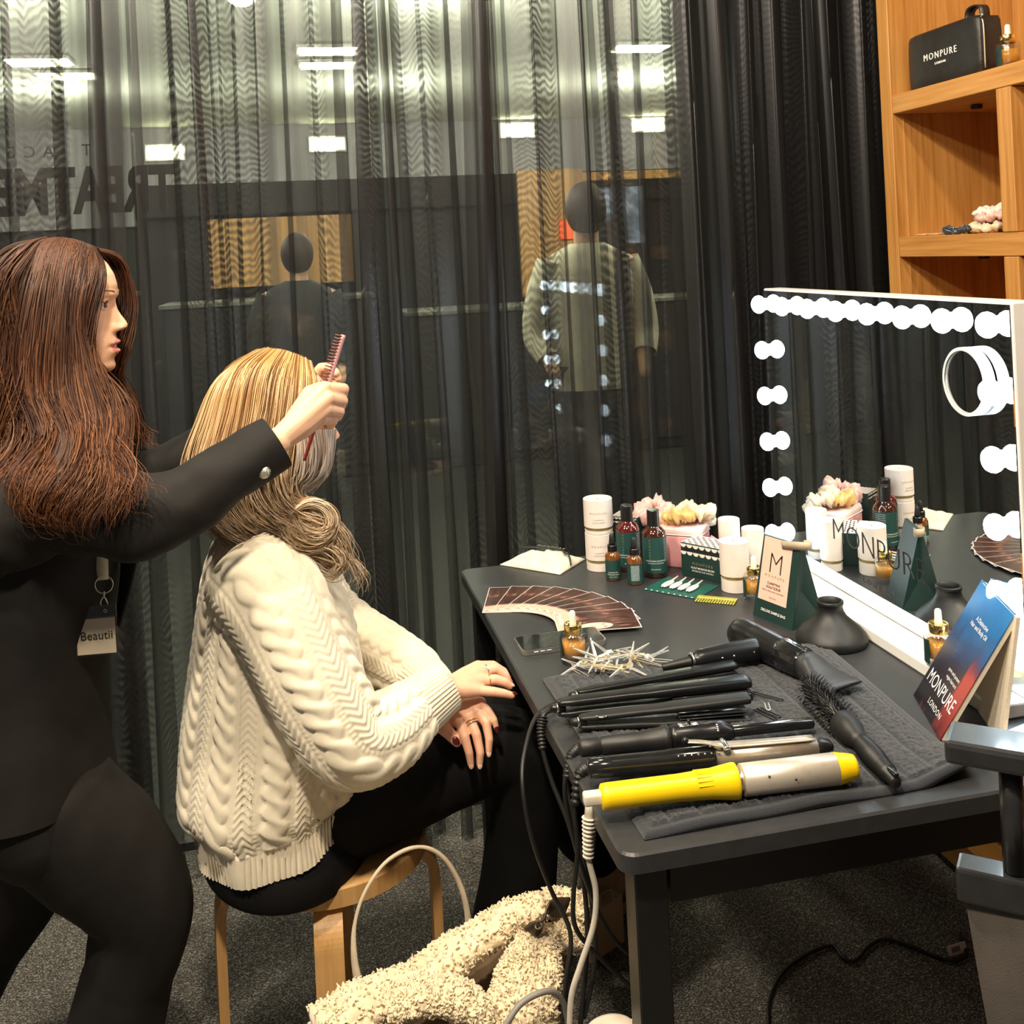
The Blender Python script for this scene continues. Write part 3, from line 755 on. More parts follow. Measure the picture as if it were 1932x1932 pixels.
# ------------------------------------------------------------------ towel
terry = mat('black_terry', (.012, .0155, .0235), .95, var=.45, vscale=700, bump=.8, bscale=900, sheen=.25)
TZ = T+.011
def make_towel():
    nx, ny = 190, 190
    C = [Vector((.384, 1.729)), Vector((.890, 1.724)), Vector((.860, 1.236)), Vector((.389, 1.227))]   # far-left, far-right, near-right, near-left
    V = np.zeros((ny, nx, 3))
    rg = np.random.default_rng(3)
    nz = rg.random((ny, nx))
    for j in range(ny):
        for i in range(nx):
            u, w = i/(nx-1), j/(ny-1)
            p = (C[0]*(1-u)+C[1]*u)*(1-w)+(C[3]*(1-u)+C[2]*u)*w
            hem = min(u, 1-u, w, 1-w) < .035
            z = .0085
            if not hem:
                s = (u*11.5) % 1.0
                ridge = 1-math.exp(-((min(s, 1-s))/.07)**2)
                z += .0022*ridge+.0030*nz[j, i]*(.15+.85*ridge)
            edge = min(u, 1-u, w, 1-w)
            z -= .005*max(0, 1-edge/.012)
            k = max(0, (u-.80)/.20)*max(0, (w-.80)/.20)     # turned-up corner near the viewer
            z += .030*k**1.1+.004*max(0, w-.93)/.07*math.sin(u*9)**2
            z += .002*math.sin(u*7+w*5)
            V[j, i] = (p.x-.62, p.y-1.48, z)
    top = V.reshape(-1, 3); bot = top.copy(); bot[:, 2] = np.maximum(bot[:, 2]-.007, .0006)
    n0 = len(top); F = grid_faces(nx, ny); F = [q[::-1] for q in F]
    Fb = [tuple(i+n0 for i in q[::-1]) for q in F]
    rim = [i for i in range(nx)]+[j*nx+nx-1 for j in range(1, ny)]+[(ny-1)*nx+i for i in range(nx-2, -1, -1)]+[j*nx for j in range(ny-2, 0, -1)]
    S = [(rim[k], rim[(k+1) % len(rim)], rim[(k+1) % len(rim)]+n0, rim[k]+n0) for k in range(len(rim))]
    o = me_obj('towel', np.vstack([top, bot]), F+Fb+S, terry); o.location = (.62, 1.48, T)
    tag(o, 'black ribbed terry towel spread on the table under the hair tools', 'towel')
make_towel()

# ------------------------------------------------------------------ hair tools
def lying(name, label, cat, pa, pb, z, roll=0, group='hair styling tools', zb=None):
    """thing whose local x axis runs from pixel pa to pixel pb at height z"""
    a = WZ(pa[0], pa[1], z); b = WZ(pb[0], pb[1], z if zb is None else zb)
    d = (b-a); L = d.length
    c = thing(name, label, cat, a, (0, 0, 0), group)
    x = d.normalized(); y = Vector((0, 0, 1)).cross(x).normalized()
    M = basis((0, 0, 0), x, y)
    c.rotation_euler = (M @ Matrix.Rotation(roll, 4, 'X')).to_euler()
    return c, L
def scr(prof, L, s=1.0): return [(x*L, r*s) for x, r in prof]
silver_tin = mat('barrel_silver', (.60, .52, .42), .34, .75, var=.10, vscale=90)
yellow = mat('yellow_plastic', (.90, .60, .004), .33, var=.03)
def worn_barrel():
    mt, nt, b = _new('worn_barrel')
    v = coords(nt); n1 = N(nt, 'ShaderNodeTexVoronoi', Scale=75); nt.links.new(v, n1.inputs['Vector'])
    n2 = N(nt, 'ShaderNodeTexNoise', Scale=45, Detail=4); nt.links.new(v, n2.inputs['Vector'])
    a = N(nt, 'ShaderNodeMath', operation='ADD'); nt.links.new(n1.outputs['Distance'], a.inputs[0]); nt.links.new(n2.outputs['Fac'], a.inputs[1])
    nt.links.new(ramp(nt, a.outputs[0], [(.53, (.05, .045, .04)), (.57, (.60, .53, .44)), (.95, (.66, .59, .50))]), b.inputs['Base Color'])
    b.inputs['Metallic'].default_value = .55; b.inputs['Roughness'].default_value = .38
    return mt
worn = worn_barrel()
# yellow curling iron
yi, L = lying('curling_iron', 'yellow-handled curling iron with a worn silver barrel, nearest the table edge', 'curling iron', (1133, 1504), (1613, 1446), TZ+.0225)
G().add(*lathe(scr([(0, .012), (.006, .0152), (.03, .0158), (.30, .0160), (.42, .0178), (.48, .0205), (.515, .0220), (.525, .0215), (.528, .018)], L), 36, 'x')).obj('handle', yellow, yi)
for k in range(9):
    a = -1.2+k*.3
    G().add(*box(.365*L, .425*L, -.0008, .0008, .0155, .0182, .0004, 1), M=Matrix.Rotation(a, 4, 'X')).obj('grip_rib', yellow, yi, smooth=False)
G().add(*lathe(scr([(.528, .014), (.548, .0135)], L), 28, 'x')).obj('collar', chrome, yi)
G().add(*lathe(scr([(.545, .0188), (.547, .0196), (.918, .0196), (.92, .019)], L), 40, 'x')).obj('barrel', worn, yi)
g = G(); n = 40; V = []
for x, r in scr([(.918, .0192), (.93, .0185), (.985, .0152), (.998, .0142), (1.0, .012)], L):
    for k in range(n):
        a = 2*PI*k/n; q = r*(1+(.05 if k % 2 else 0)); V.append((x, q*math.cos(a), q*math.sin(a)))
g.add(V, grid_faces(n, 5, True)+[tuple(range(4*n, 5*n))]).obj('tip', yellow, yi)
G().add(*box(-.022, .003, -.008, .008, -.0075, .0075, .003)).obj('cord_elbow', cream_plastic, yi)
# clip curling iron with silver barrel
ci, L = lying('curling_iron', 'glossy black curling iron with a silver barrel and spring clamp behind the yellow one', 'curling iron', (1108, 1450), (1572, 1408), TZ+.0175)
G().add(*lathe(scr([(0, .010), (.008, .0125), (.10, .0135), (.32, .0142), (.335, .0152), (.49, .0155), (.51, .0150), (.512, .012)], L), 32, 'x')).obj('handle', black_gloss, ci)
for k in range(7):
    G().add(*sphere((.36*L+.009*k, -.0110, .0105), .0018, 8, 6)).obj('grip_stud', chrome, ci)
G().add(*lathe(scr([(.51, .0128), (.93, .0128)], L), 32, 'x')).obj('barrel', silver_tin, ci)
cl = crom([(.40*L, -.004, .026), (.46*L, -.004, .0235), (.52*L, -.003, .0185), (.58*L, 0, .0150), (.75*L, 0, .0142), (.92*L, 0, .0140)], 30)
G().add(*ribbon(cl, np.interp(np.linspace(0, 1, 30), [0, .3, .45, 1], [.009, .012, .018, .016]), .0015, (0, 1, 0))).obj('clamp', silver_tin, ci)
G().add(*lathe([(-.0135, .005), (-.0125, .0055), (.0125, .0055), (.0135, .005)], 18), M=Matrix.Translation((.555*L, 0, .0135)) @ Matrix.Rotation(PI/2, 4, 'Z').to_4x4() @ Matrix.Rotation(PI/2, 4, 'Y')).obj('clamp_rivet', chrome, ci)
G().add(*tube([(.40*L, -.004, .026), (.385*L, -.004, .029)], [.005, .004], 10)).obj('thumb_rest', black_plastic, ci)
V = []; n = 28
for x, r in scr([(.93, .0128), (.945, .0130), (.97, .0118), (.99, .008), (1.0, .003)], L):
    for k in range(n):
        a = 2*PI*k/n; q = r*(1-(.12 if k % 2 else 0)); V.append((x, q*math.cos(a), q*math.sin(a)))
G().add(V, grid_faces(n, 5, True)+[tuple(range(4*n, 5*n))]).obj('cool_tip', black_plastic, ci)
# black wand
wd, L = lying('curling_wand', 'matte black curling wand with a thin rod and bulging middle', 'curling wand', (1092, 1412), (1535, 1364), TZ+.0185)
G().add(*lathe(scr([(0, .009), (.01, .0118), (.085, .0120), (.088, .0112), (.095, .0112), (.098, .0122), (.25, .0132), (.345, .0165), (.355, .0188), (.37, .0190), (.378, .0165)], L), 32, 'x')).obj('handle', black_matte, wd)
G().add(*lathe(scr([(.376, .0155), (.40, .0175), (.50, .0172), (.54, .0155), (.56, .0165), (.60, .0170), (.635, .0110), (.65, .0085)], L), 32, 'x')).obj('control_hub', black_plastic, wd)
G().add(*box(.62*L, 1.0*L, -.0075, .0075, -.006, .007, .0045, 3)).obj('rod', black_gloss, wd)
for k in range(4):
    G().add(*sphere((.575*L, -.0135+.0015*k, .0095+.002*k), .0022, 8, 6)).obj('dial_stud', chrome, wd)
G().add(*box(.42*L, .50*L, -.006, .006, .0168, .0180, .0008, 1)).obj('badge', chrome, wd)
G().add(*tube([(.465*L, .0, .017), (.463*L, .0, .024)], [.003, .0018], 10)).obj('switch', black_plastic, wd)
# straighteners
def straightener(name, label, pa, pb, thick, wid, open_=.004, gloss=black_plastic, badge=False, z=None):
    c, L = lying(name, label, 'hair straightener', pa, pb, TZ+(z or thick))
    for s, nm in ((1, 'arm'), (-1, 'arm')):
        prof = [(0, .30, .40), (.02, .5, .62), (.10, .72, .80), (.35, .78, .80), (.45, .72, .88), (.56, .92, 1.0), (.97, .95, 1.0), (.995, .88, .94), (1.0, .6, .7)]
        V = []; n = 16
        for x, h, w_ in prof:
            off = open_*(x**1.2)*s
            for k in range(n):
                a = 2*PI*k/n
                V.append((x*L, wid*w_*math.copysign(abs(math.cos(a))**.6, math.cos(a)), s*thick*.5+off+.5*thick*h*math.copysign(abs(math.sin(a))**.6, math.sin(a))))
        arm = G().add(V, grid_faces(n, len(prof), True)+[tuple(range(n))[::-1], tuple(range((len(prof)-1)*n, len(prof)*n))]).obj(nm, gloss, c)
        G().add(*box(.58*L, .975*L, -wid*.85, wid*.85, -.0008 if s > 0 else open_*-.4-.0012, .0012 if s > 0 else .0004-open_*.4, .0004, 1)).obj('plate', mat('ceramic_plate', (.03, .03, .032), .15), arm)
    if badge:
        G().add(*torus(.0075, .0012, 20, 6), M=Matrix.Translation((.13*L, -wid*.5, thick*.80))).obj('badge_ring', chrome, c)
    G().add(*lathe([(-.012, .0052), (-.004, .0065), (.012, .0068)], 16, 'x')).obj('swivel', gloss, c)
    G().add(*lathe([(-.002, .0069), (.002, .0069)], 16, 'x')).obj('swivel_band', chrome, c)
    return c, L
straightener('hair_straightener', 'slim black hair straightener lying against the dryer handle, furthest of the three', (1088, 1312), (1388, 1262), .0115, .0125, .002)
straightener('hair_straightener', 'wide black hair straightener, middle of the three, with satin sheen', (1052, 1336), (1415, 1296), .0165, .0155, .0015)
s3a, _ = straightener('hair_straightener', 'black hair straightener with chrome ring badge and jaws apart', (1092, 1362), (1415, 1336), .0125, .0135, .0095, black_matte, True, .014)
# blow dryer
dr, L = lying('hair_dryer', 'black hair dryer with flat nozzle lying on the towel corner', 'hair dryer', (1392, 1192), (1592, 1288), TZ+.026, group='hair styling tools')
G().add(*lathe(scr([(0, .020), (.01, .0245), (.06, .0262), (.16, .0265), (.18, .0258), (.20, .0262), (.46, .0262), (.48, .0255)], L), 40, 'x')).obj('body', black_plastic, dr)
g = G()
for k in range(5): g.add(*torus(.006+.004*k, .0009, 28, 6, 'x'), M=Matrix.Translation((-.0005, 0, 0)))
g.obj('rear_grille', rubber, dr)
V = []; n = 48
for x, r in scr([(.47, .0262), (.49, .0275), (.66, .0252), (.68, .0235)], L):
    for k in range(n):
        a = 2*PI*k/n; q = r*(1-(.05 if k % 3 == 0 else 0)); V.append((x, q*math.cos(a), q*math.sin(a)))
G().add(V, grid_faces(n, 4, True)+[tuple(range(n))[::-1], tuple(range(3*n, 4*n))]).obj('ribbed_ring', black_gloss, dr)
V = []; n = 32
for x, h, w_ in ((.66, .0222, .0222), (.74, .020, .024), (.80, .012, .027), (.92, .0045, .034), (1.0, .003, .037)):
    for k in range(n):
        a = 2*PI*k/n; V.append((x*L, w_*math.copysign(abs(math.cos(a))**.8, math.cos(a)), -.006*(x-.66)*3+h*math.copysign(abs(math.sin(a))**.8, math.sin(a))))
G().add(V, grid_faces(n, 5, True)+[tuple(range(n))[::-1], tuple(range(4*n, 5*n))]).obj('nozzle', mat('nozzle_grey', (.035, .036, .04), .4), dr)

A = WZ(1392, 1192, TZ+.026)
Mi = (Matrix.Translation(A) @ dr.rotation_euler.to_matrix().to_4x4()).inverted()
h0, h1, h2 = Mi @ WZ(1440, 1222, TZ+.024), Mi @ WZ(1305, 1248, TZ+.020), Mi @ WZ(1250, 1259, TZ+.014)
hd = G().add(*tube(crom([h0, h0.lerp(h1, .5)+Vector((0, 0, .001)), h1], 20), np.interp(np.linspace(0, 1, 20), [0, .12, .9, 1], [.0165, .0185, .0165, .0125]), 28)).obj('handle', black_plastic, dr)
for k, t in enumerate((.22, .5, .66)):
    p = h0.lerp(h1, t); G().add(*sphere((p.x, p.y, p.z), .0022, 10, 8)).obj('button', chrome, hd).location = Mi.to_3x3() @ Vector((.004, -.0165, .003))
G().add(*torus(.0125, .0022, 24, 8), M=basis(h1, (0, 0, 1), (h1-h0).cross(Vector((0, 0, 1))))).obj('handle_ring', chrome, dr)
g = G(); pts = crom([h1, h2], 26)
g.add(*tube(pts, [.0085-.003*k/25+(.0012 if k % 2 else 0) for k in range(26)], 14)); g.obj('strain_relief', rubber, dr)
# diffuser
df = thing('dryer_diffuser', 'matte black bell-shaped dryer diffuser standing by the mirror', 'diffuser', (.912, 1.728, T))
G().add(*lathe([(0, .058), (.002, .0615), (.010, .0625), (.016, .0605), (.026, .052), (.036, .040), (.046, .0290), (.056, .0230), (.066, .0210), (.068, .0225), (.074, .0225), (.075, .0215), (.074, .0195), (.06, .0190), (.03, .025), (.008, .045), (.008, .0002)], 56, cap=False)).obj('bell', black_matte, df)
G().add(*lathe([(.0675, .0222), (.0685, .0232), (.0735, .0232), (.0745, .0222)], 48, cap=False)).obj('rim', rubber, df)
# round brush
rb, L = lying('round_brush', 'black round hair brush with thick bristles and a ribbed handle', 'brush', (1525, 1292), (1692, 1478), TZ+.0285, zb=TZ+.0115)
G().add(*lathe(scr([(.0, .010), (.02, .0125), (.44, .0125)], L), 28, 'x')).obj('core', black_matte, rb)
g = G(); rg = random.Random(4)
for i in range(26):
    for k in range(22):
        x = (.03+.41*i/25)*L; a = 2*PI*(k+(i % 2)*.5)/22+rg.uniform(-.08, .08)
        r1 = .026+rg.uniform(-.0015, .0015); dx = rg.uniform(-.002, .002)
        p0 = Vector((x, .0118*math.cos(a), .0118*math.sin(a))); p1 = Vector((x+dx, r1*math.cos(a), r1*math.sin(a)))
        g.add(*tube([p0, p1], [.0007, .0004], 3))
bo = g.obj('bristles', black_plastic, rb); bo['kind'] = 'stuff'
G().add(*lathe(scr([(.42, .0150), (.44, .0205), (.52, .0200), (.56, .0165), (.60, .0125), (.64, .0105)], L), 32, 'x')).obj('ferrule', black_matte, rb)
pr = [(.63, .0098)]
for k in range(26):
    x = .645+.0105*k; r = .0108+.0022*math.sin(PI*min(1, k/20)); pr += [(x, r), (x+.005, r+.0022), (x+.0095, r)]
pr += [(.925, .0105), (.93, .009), (.985, .0085), (1.0, .006)]
G().add(*lathe(scr(pr, L), 28, 'x')).obj('handle', rubber, rb)
G().add(*box(.93*L, 1.0*L, -.004, .004, .006, .0125, .002)).obj('sectioning_pick', black_gloss, rb)
# ------------------------------------------------------------------ cables
def cable(pts, r, material, label, name='power_cable', group='power cables under the table', relief=None):
    P = crom(pts, 70)
    o = G().add(*tube(P, r, 8)).obj(name, material)
    tag(o, label, 'cable', group)
    return o
def relief(pts, r, material, parent_label, par=None):
    P = crom(pts, 40); R = [r*(1.35 if k % 4 < 2 else .95)*(1.15-.3*k/39) for k in range(40)]
    return G().add(*tube(P, R, 10)).obj('strain_relief', material, par)
def PW(*l): return [W(*q) for q in l]
c = cable(PW((1252, 1259, 1.70), (1180, 1290, 1.68), (1080, 1318, 1.65), (1018, 1345, 1.62), (992, 1410, 1.56), (986, 1480, 1.52), (1003, 1580, 1.50), (1040, 1680, 1.50), (1076, 1760, 1.48), (1068, 1850, 1.46), (1062, 1925, 1.46)), .0036, rubber, 'black dryer cable hanging furthest left off the table edge')
c = cable(PW((1046, 1338, 1.60), (1026, 1350, 1.585), (1022, 1400, 1.57), (1040, 1470, 1.55), (1075, 1560, 1.52), (1100, 1660, 1.50), (1108, 1760, 1.48), (1100, 1880, 1.46), (1092, 1960, 1.46)), .0038, rubber, 'black straightener cable second from the left under the table edge')
relief(PW((1024, 1352, 1.584), (1021, 1380, 1.576), (1024, 1415, 1.566)), .0058, rubber, '', c)
c = cable(PW((1084, 1362, 1.555), (1072, 1400, 1.54), (1068, 1460, 1.52), (1082, 1540, 1.50), (1104, 1640, 1.48), (1118, 1720, 1.47), (1122, 1820, 1.46), (1102, 1920, 1.46)), .0034, rubber, 'black cable of the ring-badged straightener dropping past the table edge')
relief(PW((1088, 1363, 1.555), (1078, 1385, 1.545), (1070, 1430, 1.53)), .0052, rubber, '', c)
c = cable(PW((1084, 1416, 1.47), (1070, 1445, 1.455), (1066, 1500, 1.445), (1082, 1580, 1.44), (1112, 1680, 1.44), (1150, 1760, 1.47), (1198, 1810, 1.52), (1260, 1850, 1.6)), .0034, rubber, 'black wand cable curving right towards the table leg')
relief(PW((1090, 1413, 1.472), (1076, 1430, 1.46), (1069, 1470, 1.45)), .0056, rubber, '', c)
c = cable(PW((1100, 1453, 1.41), (1088, 1475, 1.40), (1084, 1530, 1.395), (1090, 1600, 1.39), (1082, 1690, 1.40), (1086, 1750, 1.40), (1125, 1800, 1.42), (1190, 1862, 1.45), (1230, 1900, 1.5)), .0034, rubber, 'black cable of the clamp iron crossing behind the white cord')
relief(PW((1104, 1452, 1.412), (1092, 1466, 1.402), (1085, 1520, 1.395)), .0062, rubber, '', c)
cordw = mat('pale_cord', (.60, .55, .47), .5)
c = cable(PW((1114, 1520, 1.335), (1112, 1560, 1.33), (1111, 1620, 1.33), (1124, 1680, 1.33), (1120, 1745, 1.33), (1096, 1820, 1.33), (1078, 1880, 1.33), (1074, 1960, 1.33)), .0040, cordw, 'pale cord of the yellow curling iron hanging off the table')
relief(PW((1112, 1542, 1.332), (1111, 1580, 1.33), (1110, 1620, 1.33)), .0066, cream_plastic, '', c)
G().add(*tube(PW((1126, 1505, 1.338), (1116, 1512, 1.335), (1112, 1545, 1.332)), [.0075, .0085, .0070], 10)).obj('cord_boot', cream_plastic, c)
cable(PW((950, 1940, 1.42), (985, 1892, 1.43), (1035, 1870, 1.44), (1062, 1890, 1.45), (1072, 1935, 1.46)), .0042, mat('grey_cord', (.24, .22, .20), .5), 'grey cord looping over the shearling jacket')
cable([WZ(x, y, .005) for x, y in ((1450, 1945), (1452, 1885), (1482, 1830), (1535, 1795), (1572, 1785), (1592, 1808), (1615, 1812), (1640, 1785), (1672, 1772), (1730, 1790), (1790, 1812), (1822, 1800), (1812, 1762))], .0035, rubber, 'black cable lying in waves on the carpet under the table')
tg = thing('cable_tag', 'small white printed tag on the cable near the director chair', 'tag', WZ(1806, 1790, .01), (1.2, 0, .1))
G().add(*box(-.022, .022, -.009, .009, -.0008, .0008, .0003, 1)).obj('paper', white_card, tg, smooth=False)
G().add(*box(-.014, .006, -.0045, .0045, .0008, .0012)).obj('print', mat('grey_ink', (.2, .2, .2), .6), tg, smooth=False)
# ------------------------------------------------------------------ folded paper bag with the letter M
mb = thing('paper_bag', 'dark green gable-top paper sample bag with pink label and leather tab', 'paper bag', (.8575, 1.8515, T), (0, 0, math.atan2(-.956, .293)))
w, d, h = .106, .080, .150
ly = .034                                  # how far the front leans back at the top
fr = lambda x, s, o=0: (x*(1-.10*s*0), s*ly-o, s*h)
V = [(-w/2, 0, 0), (w/2, 0, 0), (w/2, d, 0), (-w/2, d, 0), (-w/2+.004, ly, h), (w/2-.004, ly, h), (w/2-.004, ly+.006, h), (-w/2+.004, ly+.006, h)]
V += [(w/2-.012, ly+.003, h*.42), (-w/2+.012, ly+.003, h*.42)]
F = [(3, 2, 1, 0), (0, 1, 5, 4), (2, 3, 7, 6), (4, 5, 6, 7), (1, 8, 5), (1, 2, 8), (2, 6, 8), (5, 8, 6), (0, 4, 9), (0, 9, 3), (3, 9, 7), (4, 7, 9)]
G().add(V, F).obj('bag_body', dark_green_card, mb, smooth=False)
def on_front(x, z, o=.0006): return (x, ly*z/h-o, z)
fu = Vector((0, ly/h, 1)).normalized()
lw = .078
G().add([on_front(-lw/2-.006, .034), on_front(lw/2-.008, .034), on_front(lw/2-.008, h-.001), on_front(-lw/2-.006, h-.001)], [(0, 1, 2, 3)]).obj('pink_label', pink_card, mb, smooth=False)
def bag_text(s, size, z, **kw): return text_part('lettering', s, size, basis(on_front(-.007, z, .0012), (1, 0, 0), fu), kw.pop('m', ink_black), mb, **kw)
bag_text('M', .056, .102, offset=-.0012, xscale=.92)
bag_text('MONPURE', .007, .080, space=1.9, m=ink_gold)
bag_text('CLARIFYING', .0062, .067, offset=.00008)
bag_text('SCALP SCRUB', .0062, .060, offset=.00008)
bag_text('GENTLE EXFOLIATING TREATMENT', .0036, .053)
bag_text('15g e 0.5 oz', .0038, .042)
text_part('lettering', 'DELUXE SAMPLE BAG', .0068, basis((0, ly*.017/h-.0012, .017), (1, 0, 0), fu), ink_white, mb, offset=.00012)
tanl = mat('tan_leather', (.46, .36, .25), .5, var=.1)
tb = crom([(.004, ly*.93-.002, h*.945), (.02, ly*.93-.003, h*.965), (.044, ly*.97-.004, h*.99), (.060, ly+.004, h*1.0), (.060, ly+.016, h*1.0), (.044, ly+.014, h*.99)], 24)
tab = G().add(*ribbon(tb, .015, .002, (0, 0, 1))).obj('leather_tab', tanl, mb)
G().add(*sphere((.010, ly*.93-.0045, h*.948), (.0026, .0016, .0026), 12, 8)).obj('tab_stud', chrome, tab)

# ------------------------------------------------------------------ phone
ph = thing('mobile_phone', 'silver-edged mobile phone lying face up near the table edge', 'phone', (.4535, 1.882, T), (0, 0, math.radians(1)))
G().add(*prism(rrect(.158, .075, .011), .0008, .0096)).obj('body', mat('phone_steel', (.62, .60, .56), .22, .9), ph, smooth=False)
G().add(*prism(rrect(.153, .070, .009), .0096, .0102)).obj('screen', mat('phone_glass', (.006, .006, .008), .05, coat=.5), ph, smooth=False)
for k in range(3):
    G().add(*box(-.058+.012*k, -.050+.012*k, -.0382, -.0372, .004, .0065, .0003, 1)).obj('side_button', chrome, ph, smooth=False)

# ------------------------------------------------------------------ fan of brochures
def brochure_mat():
    mt, nt, b = _new('brochure_print')
    tc = N(nt, 'ShaderNodeTexCoord'); mp = N(nt, 'ShaderNodeMapping'); nt.links.new(tc.outputs['Object'], mp.inputs['Vector'])
    mp.inputs['Scale'].default_value = (12, 34, 1); mp.inputs['Rotation'].default_value = (0, 0, .5)
    n1 = N(nt, 'ShaderNodeTexNoise', Scale=1.0, Detail=5, Roughness=.6, Distortion=1.6); nt.links.new(mp.outputs[0], n1.inputs['Vector'])
    hair = ramp(nt, n1.outputs['Fac'], [(.36, (.014, .005, .004)), (.52, (.075, .022, .015)), (.62, (.28, .11, .07)), (.72, (.80, .52, .40))])
    n2 = N(nt, 'ShaderNodeTexNoise', Scale=14, Detail=2); nt.links.new(tc.outputs['Object'], n2.inputs['Vector'])
    sp = N(nt, 'ShaderNodeSeparateXYZ'); nt.links.new(tc.outputs['Object'], sp.inputs[0])
    k = N(nt, 'ShaderNodeMath', operation='MULTIPLY_ADD'); k.inputs[1].default_value = -14; k.inputs[2].default_value = -.15; nt.links.new(sp.outputs['X'], k.inputs[0])
    s = N(nt, 'ShaderNodeMath', operation='ADD'); nt.links.new(k.outputs[0], s.inputs[0]); nt.links.new(n2.outputs['Fac'], s.inputs[1])
    f = N(nt, 'ShaderNodeMapRange'); f.inputs[1].default_value = .85; f.inputs[2].default_value = 1.05; nt.links.new(s.outputs[0], f.inputs[0])
    mx = N(nt, 'ShaderNodeMix'); mx.data_type = 'RGBA'; nt.links.new(f.outputs[0], mx.inputs[0]); nt.links.new(hair, mx.inputs[6]); mx.inputs[7].default_value = (.80, .47, .36, 1)
    nt.links.new(mx.outputs[2], b.inputs['Base Color']); b.inputs['Roughness'].default_value = .35
    return mt
bpm = brochure_mat()
ncard = 9; pv = Vector((.370, 1.978))
for k in range(ncard):
    u = k/(ncard-1)
    ang = math.radians(74-82*u); r = .182-.006*u
    c = pv+Vector((math.cos(ang), math.sin(ang)))*r
    lab = ('photo brochure at the curtain end of the fan' if k == 0 else 'photo brochure on top of the fan showing a face' if k == ncard-1 else 'photo brochure within the fan, overlapped on both sides')
    bc = thing('brochure', lab, 'brochure', (c.x, c.y, T+.0006+.0009*k), (0, 0, ang), group='fanned photo brochures')
    G().add(*box(-.0785, .0785, -.053, .053, 0, .0007)).obj('card', white_card, bc, smooth=False)
    G().add(*box(-.0765, .0765, -.0515, .0515, .0007, .0009)).obj('photo_print', bpm, bc, smooth=False)
    v, f = text_mesh('MONPURE', .013, 0, .0002)
    G().add(v, f, M=Matrix.Translation((-.068, .018, .0011)) @ Matrix.Rotation(-PI/2, 4, 'Z')).obj('lettering', ink_white, bc, smooth=False)
    if k == ncard-1:
        gf = G()
        gf.add([(-.005+.026*math.cos(a)*1.25, -.030+.017*math.sin(a), .0010) for a in np.linspace(0, 2*PI, 24, endpoint=False)], [tuple(range(24))]).obj('face_print', mat('face_print', (.84, .55, .44), .4), bc, smooth=False)
        for x, y, rx, ry, m_ in ((-.012, -.036, .0055, .0022, lip_mat), (.010, -.024, .004, .0013, ink_black), (.012, -.037, .004, .0013, ink_black)):
            G().add([(x+rx*math.cos(a), y+ry*math.sin(a), .0013) for a in np.linspace(0, 2*PI, 14, endpoint=False)], [tuple(range(14))]).obj('face_print', m_, bc, smooth=False)

# ------------------------------------------------------------------ clip cards
cc = thing('clip_card', 'teal card holding four white hair clips', 'card', (.772, 2.098, T), (0, 0, math.atan2(-.075, .062)))
G().add(*box(-.062, .062, -.048, .048, .0003, .0022, .0004, 1)).obj('card', green_card, cc, smooth=False)
for k in range(4):
    x = -.030+.0195*k
    pts = [(x+.0055*math.cos(a), -.004+.021*math.sin(a), .006) for a in np.linspace(-PI/2+.25, PI*1.5-.25, 22)]
    cl = G().add(*tube(np.array(pts), .0024, 8)).obj('white_clip', white_plastic, cc)
    G().add(*tube([(x, -.020, .006), (x+.001, .020, .009), (x+.003, .034, .012)], [.0022, .0020, .0016], 8)).obj('clip_tongue', mat('blush_plastic', (.82, .60, .52), .3), cl)
for k in range(9):
    G().add(*prism([(-.058+.0135*k+.0022*math.cos(a), -.046+.0022*math.sin(a)) for a in np.linspace(0, 2*PI, 8, endpoint=False)], .0022, .0025)).obj('scallop_print', ink_white, cc, smooth=False)
ck = thing('comb_clip', 'small olive gold toothed comb lying beside the teal card', 'hair comb', (.8075, 2.0, T), (0, 0, math.radians(-36)))
olive = mat('olive_gold', (.50, .46, .07), .35, .3, var=.15, vscale=120)
G().add(*box(-.040, .040, .004, .018, .0005, .0035, .001, 1)).obj('spine', olive, ck, smooth=False)
for k in range(15):
    G().add(*box(-.039+.0054*k, -.0355+.0054*k, -.018, .0045, .0006, .0032, .0006, 1)).obj('tooth', olive, ck, smooth=False)

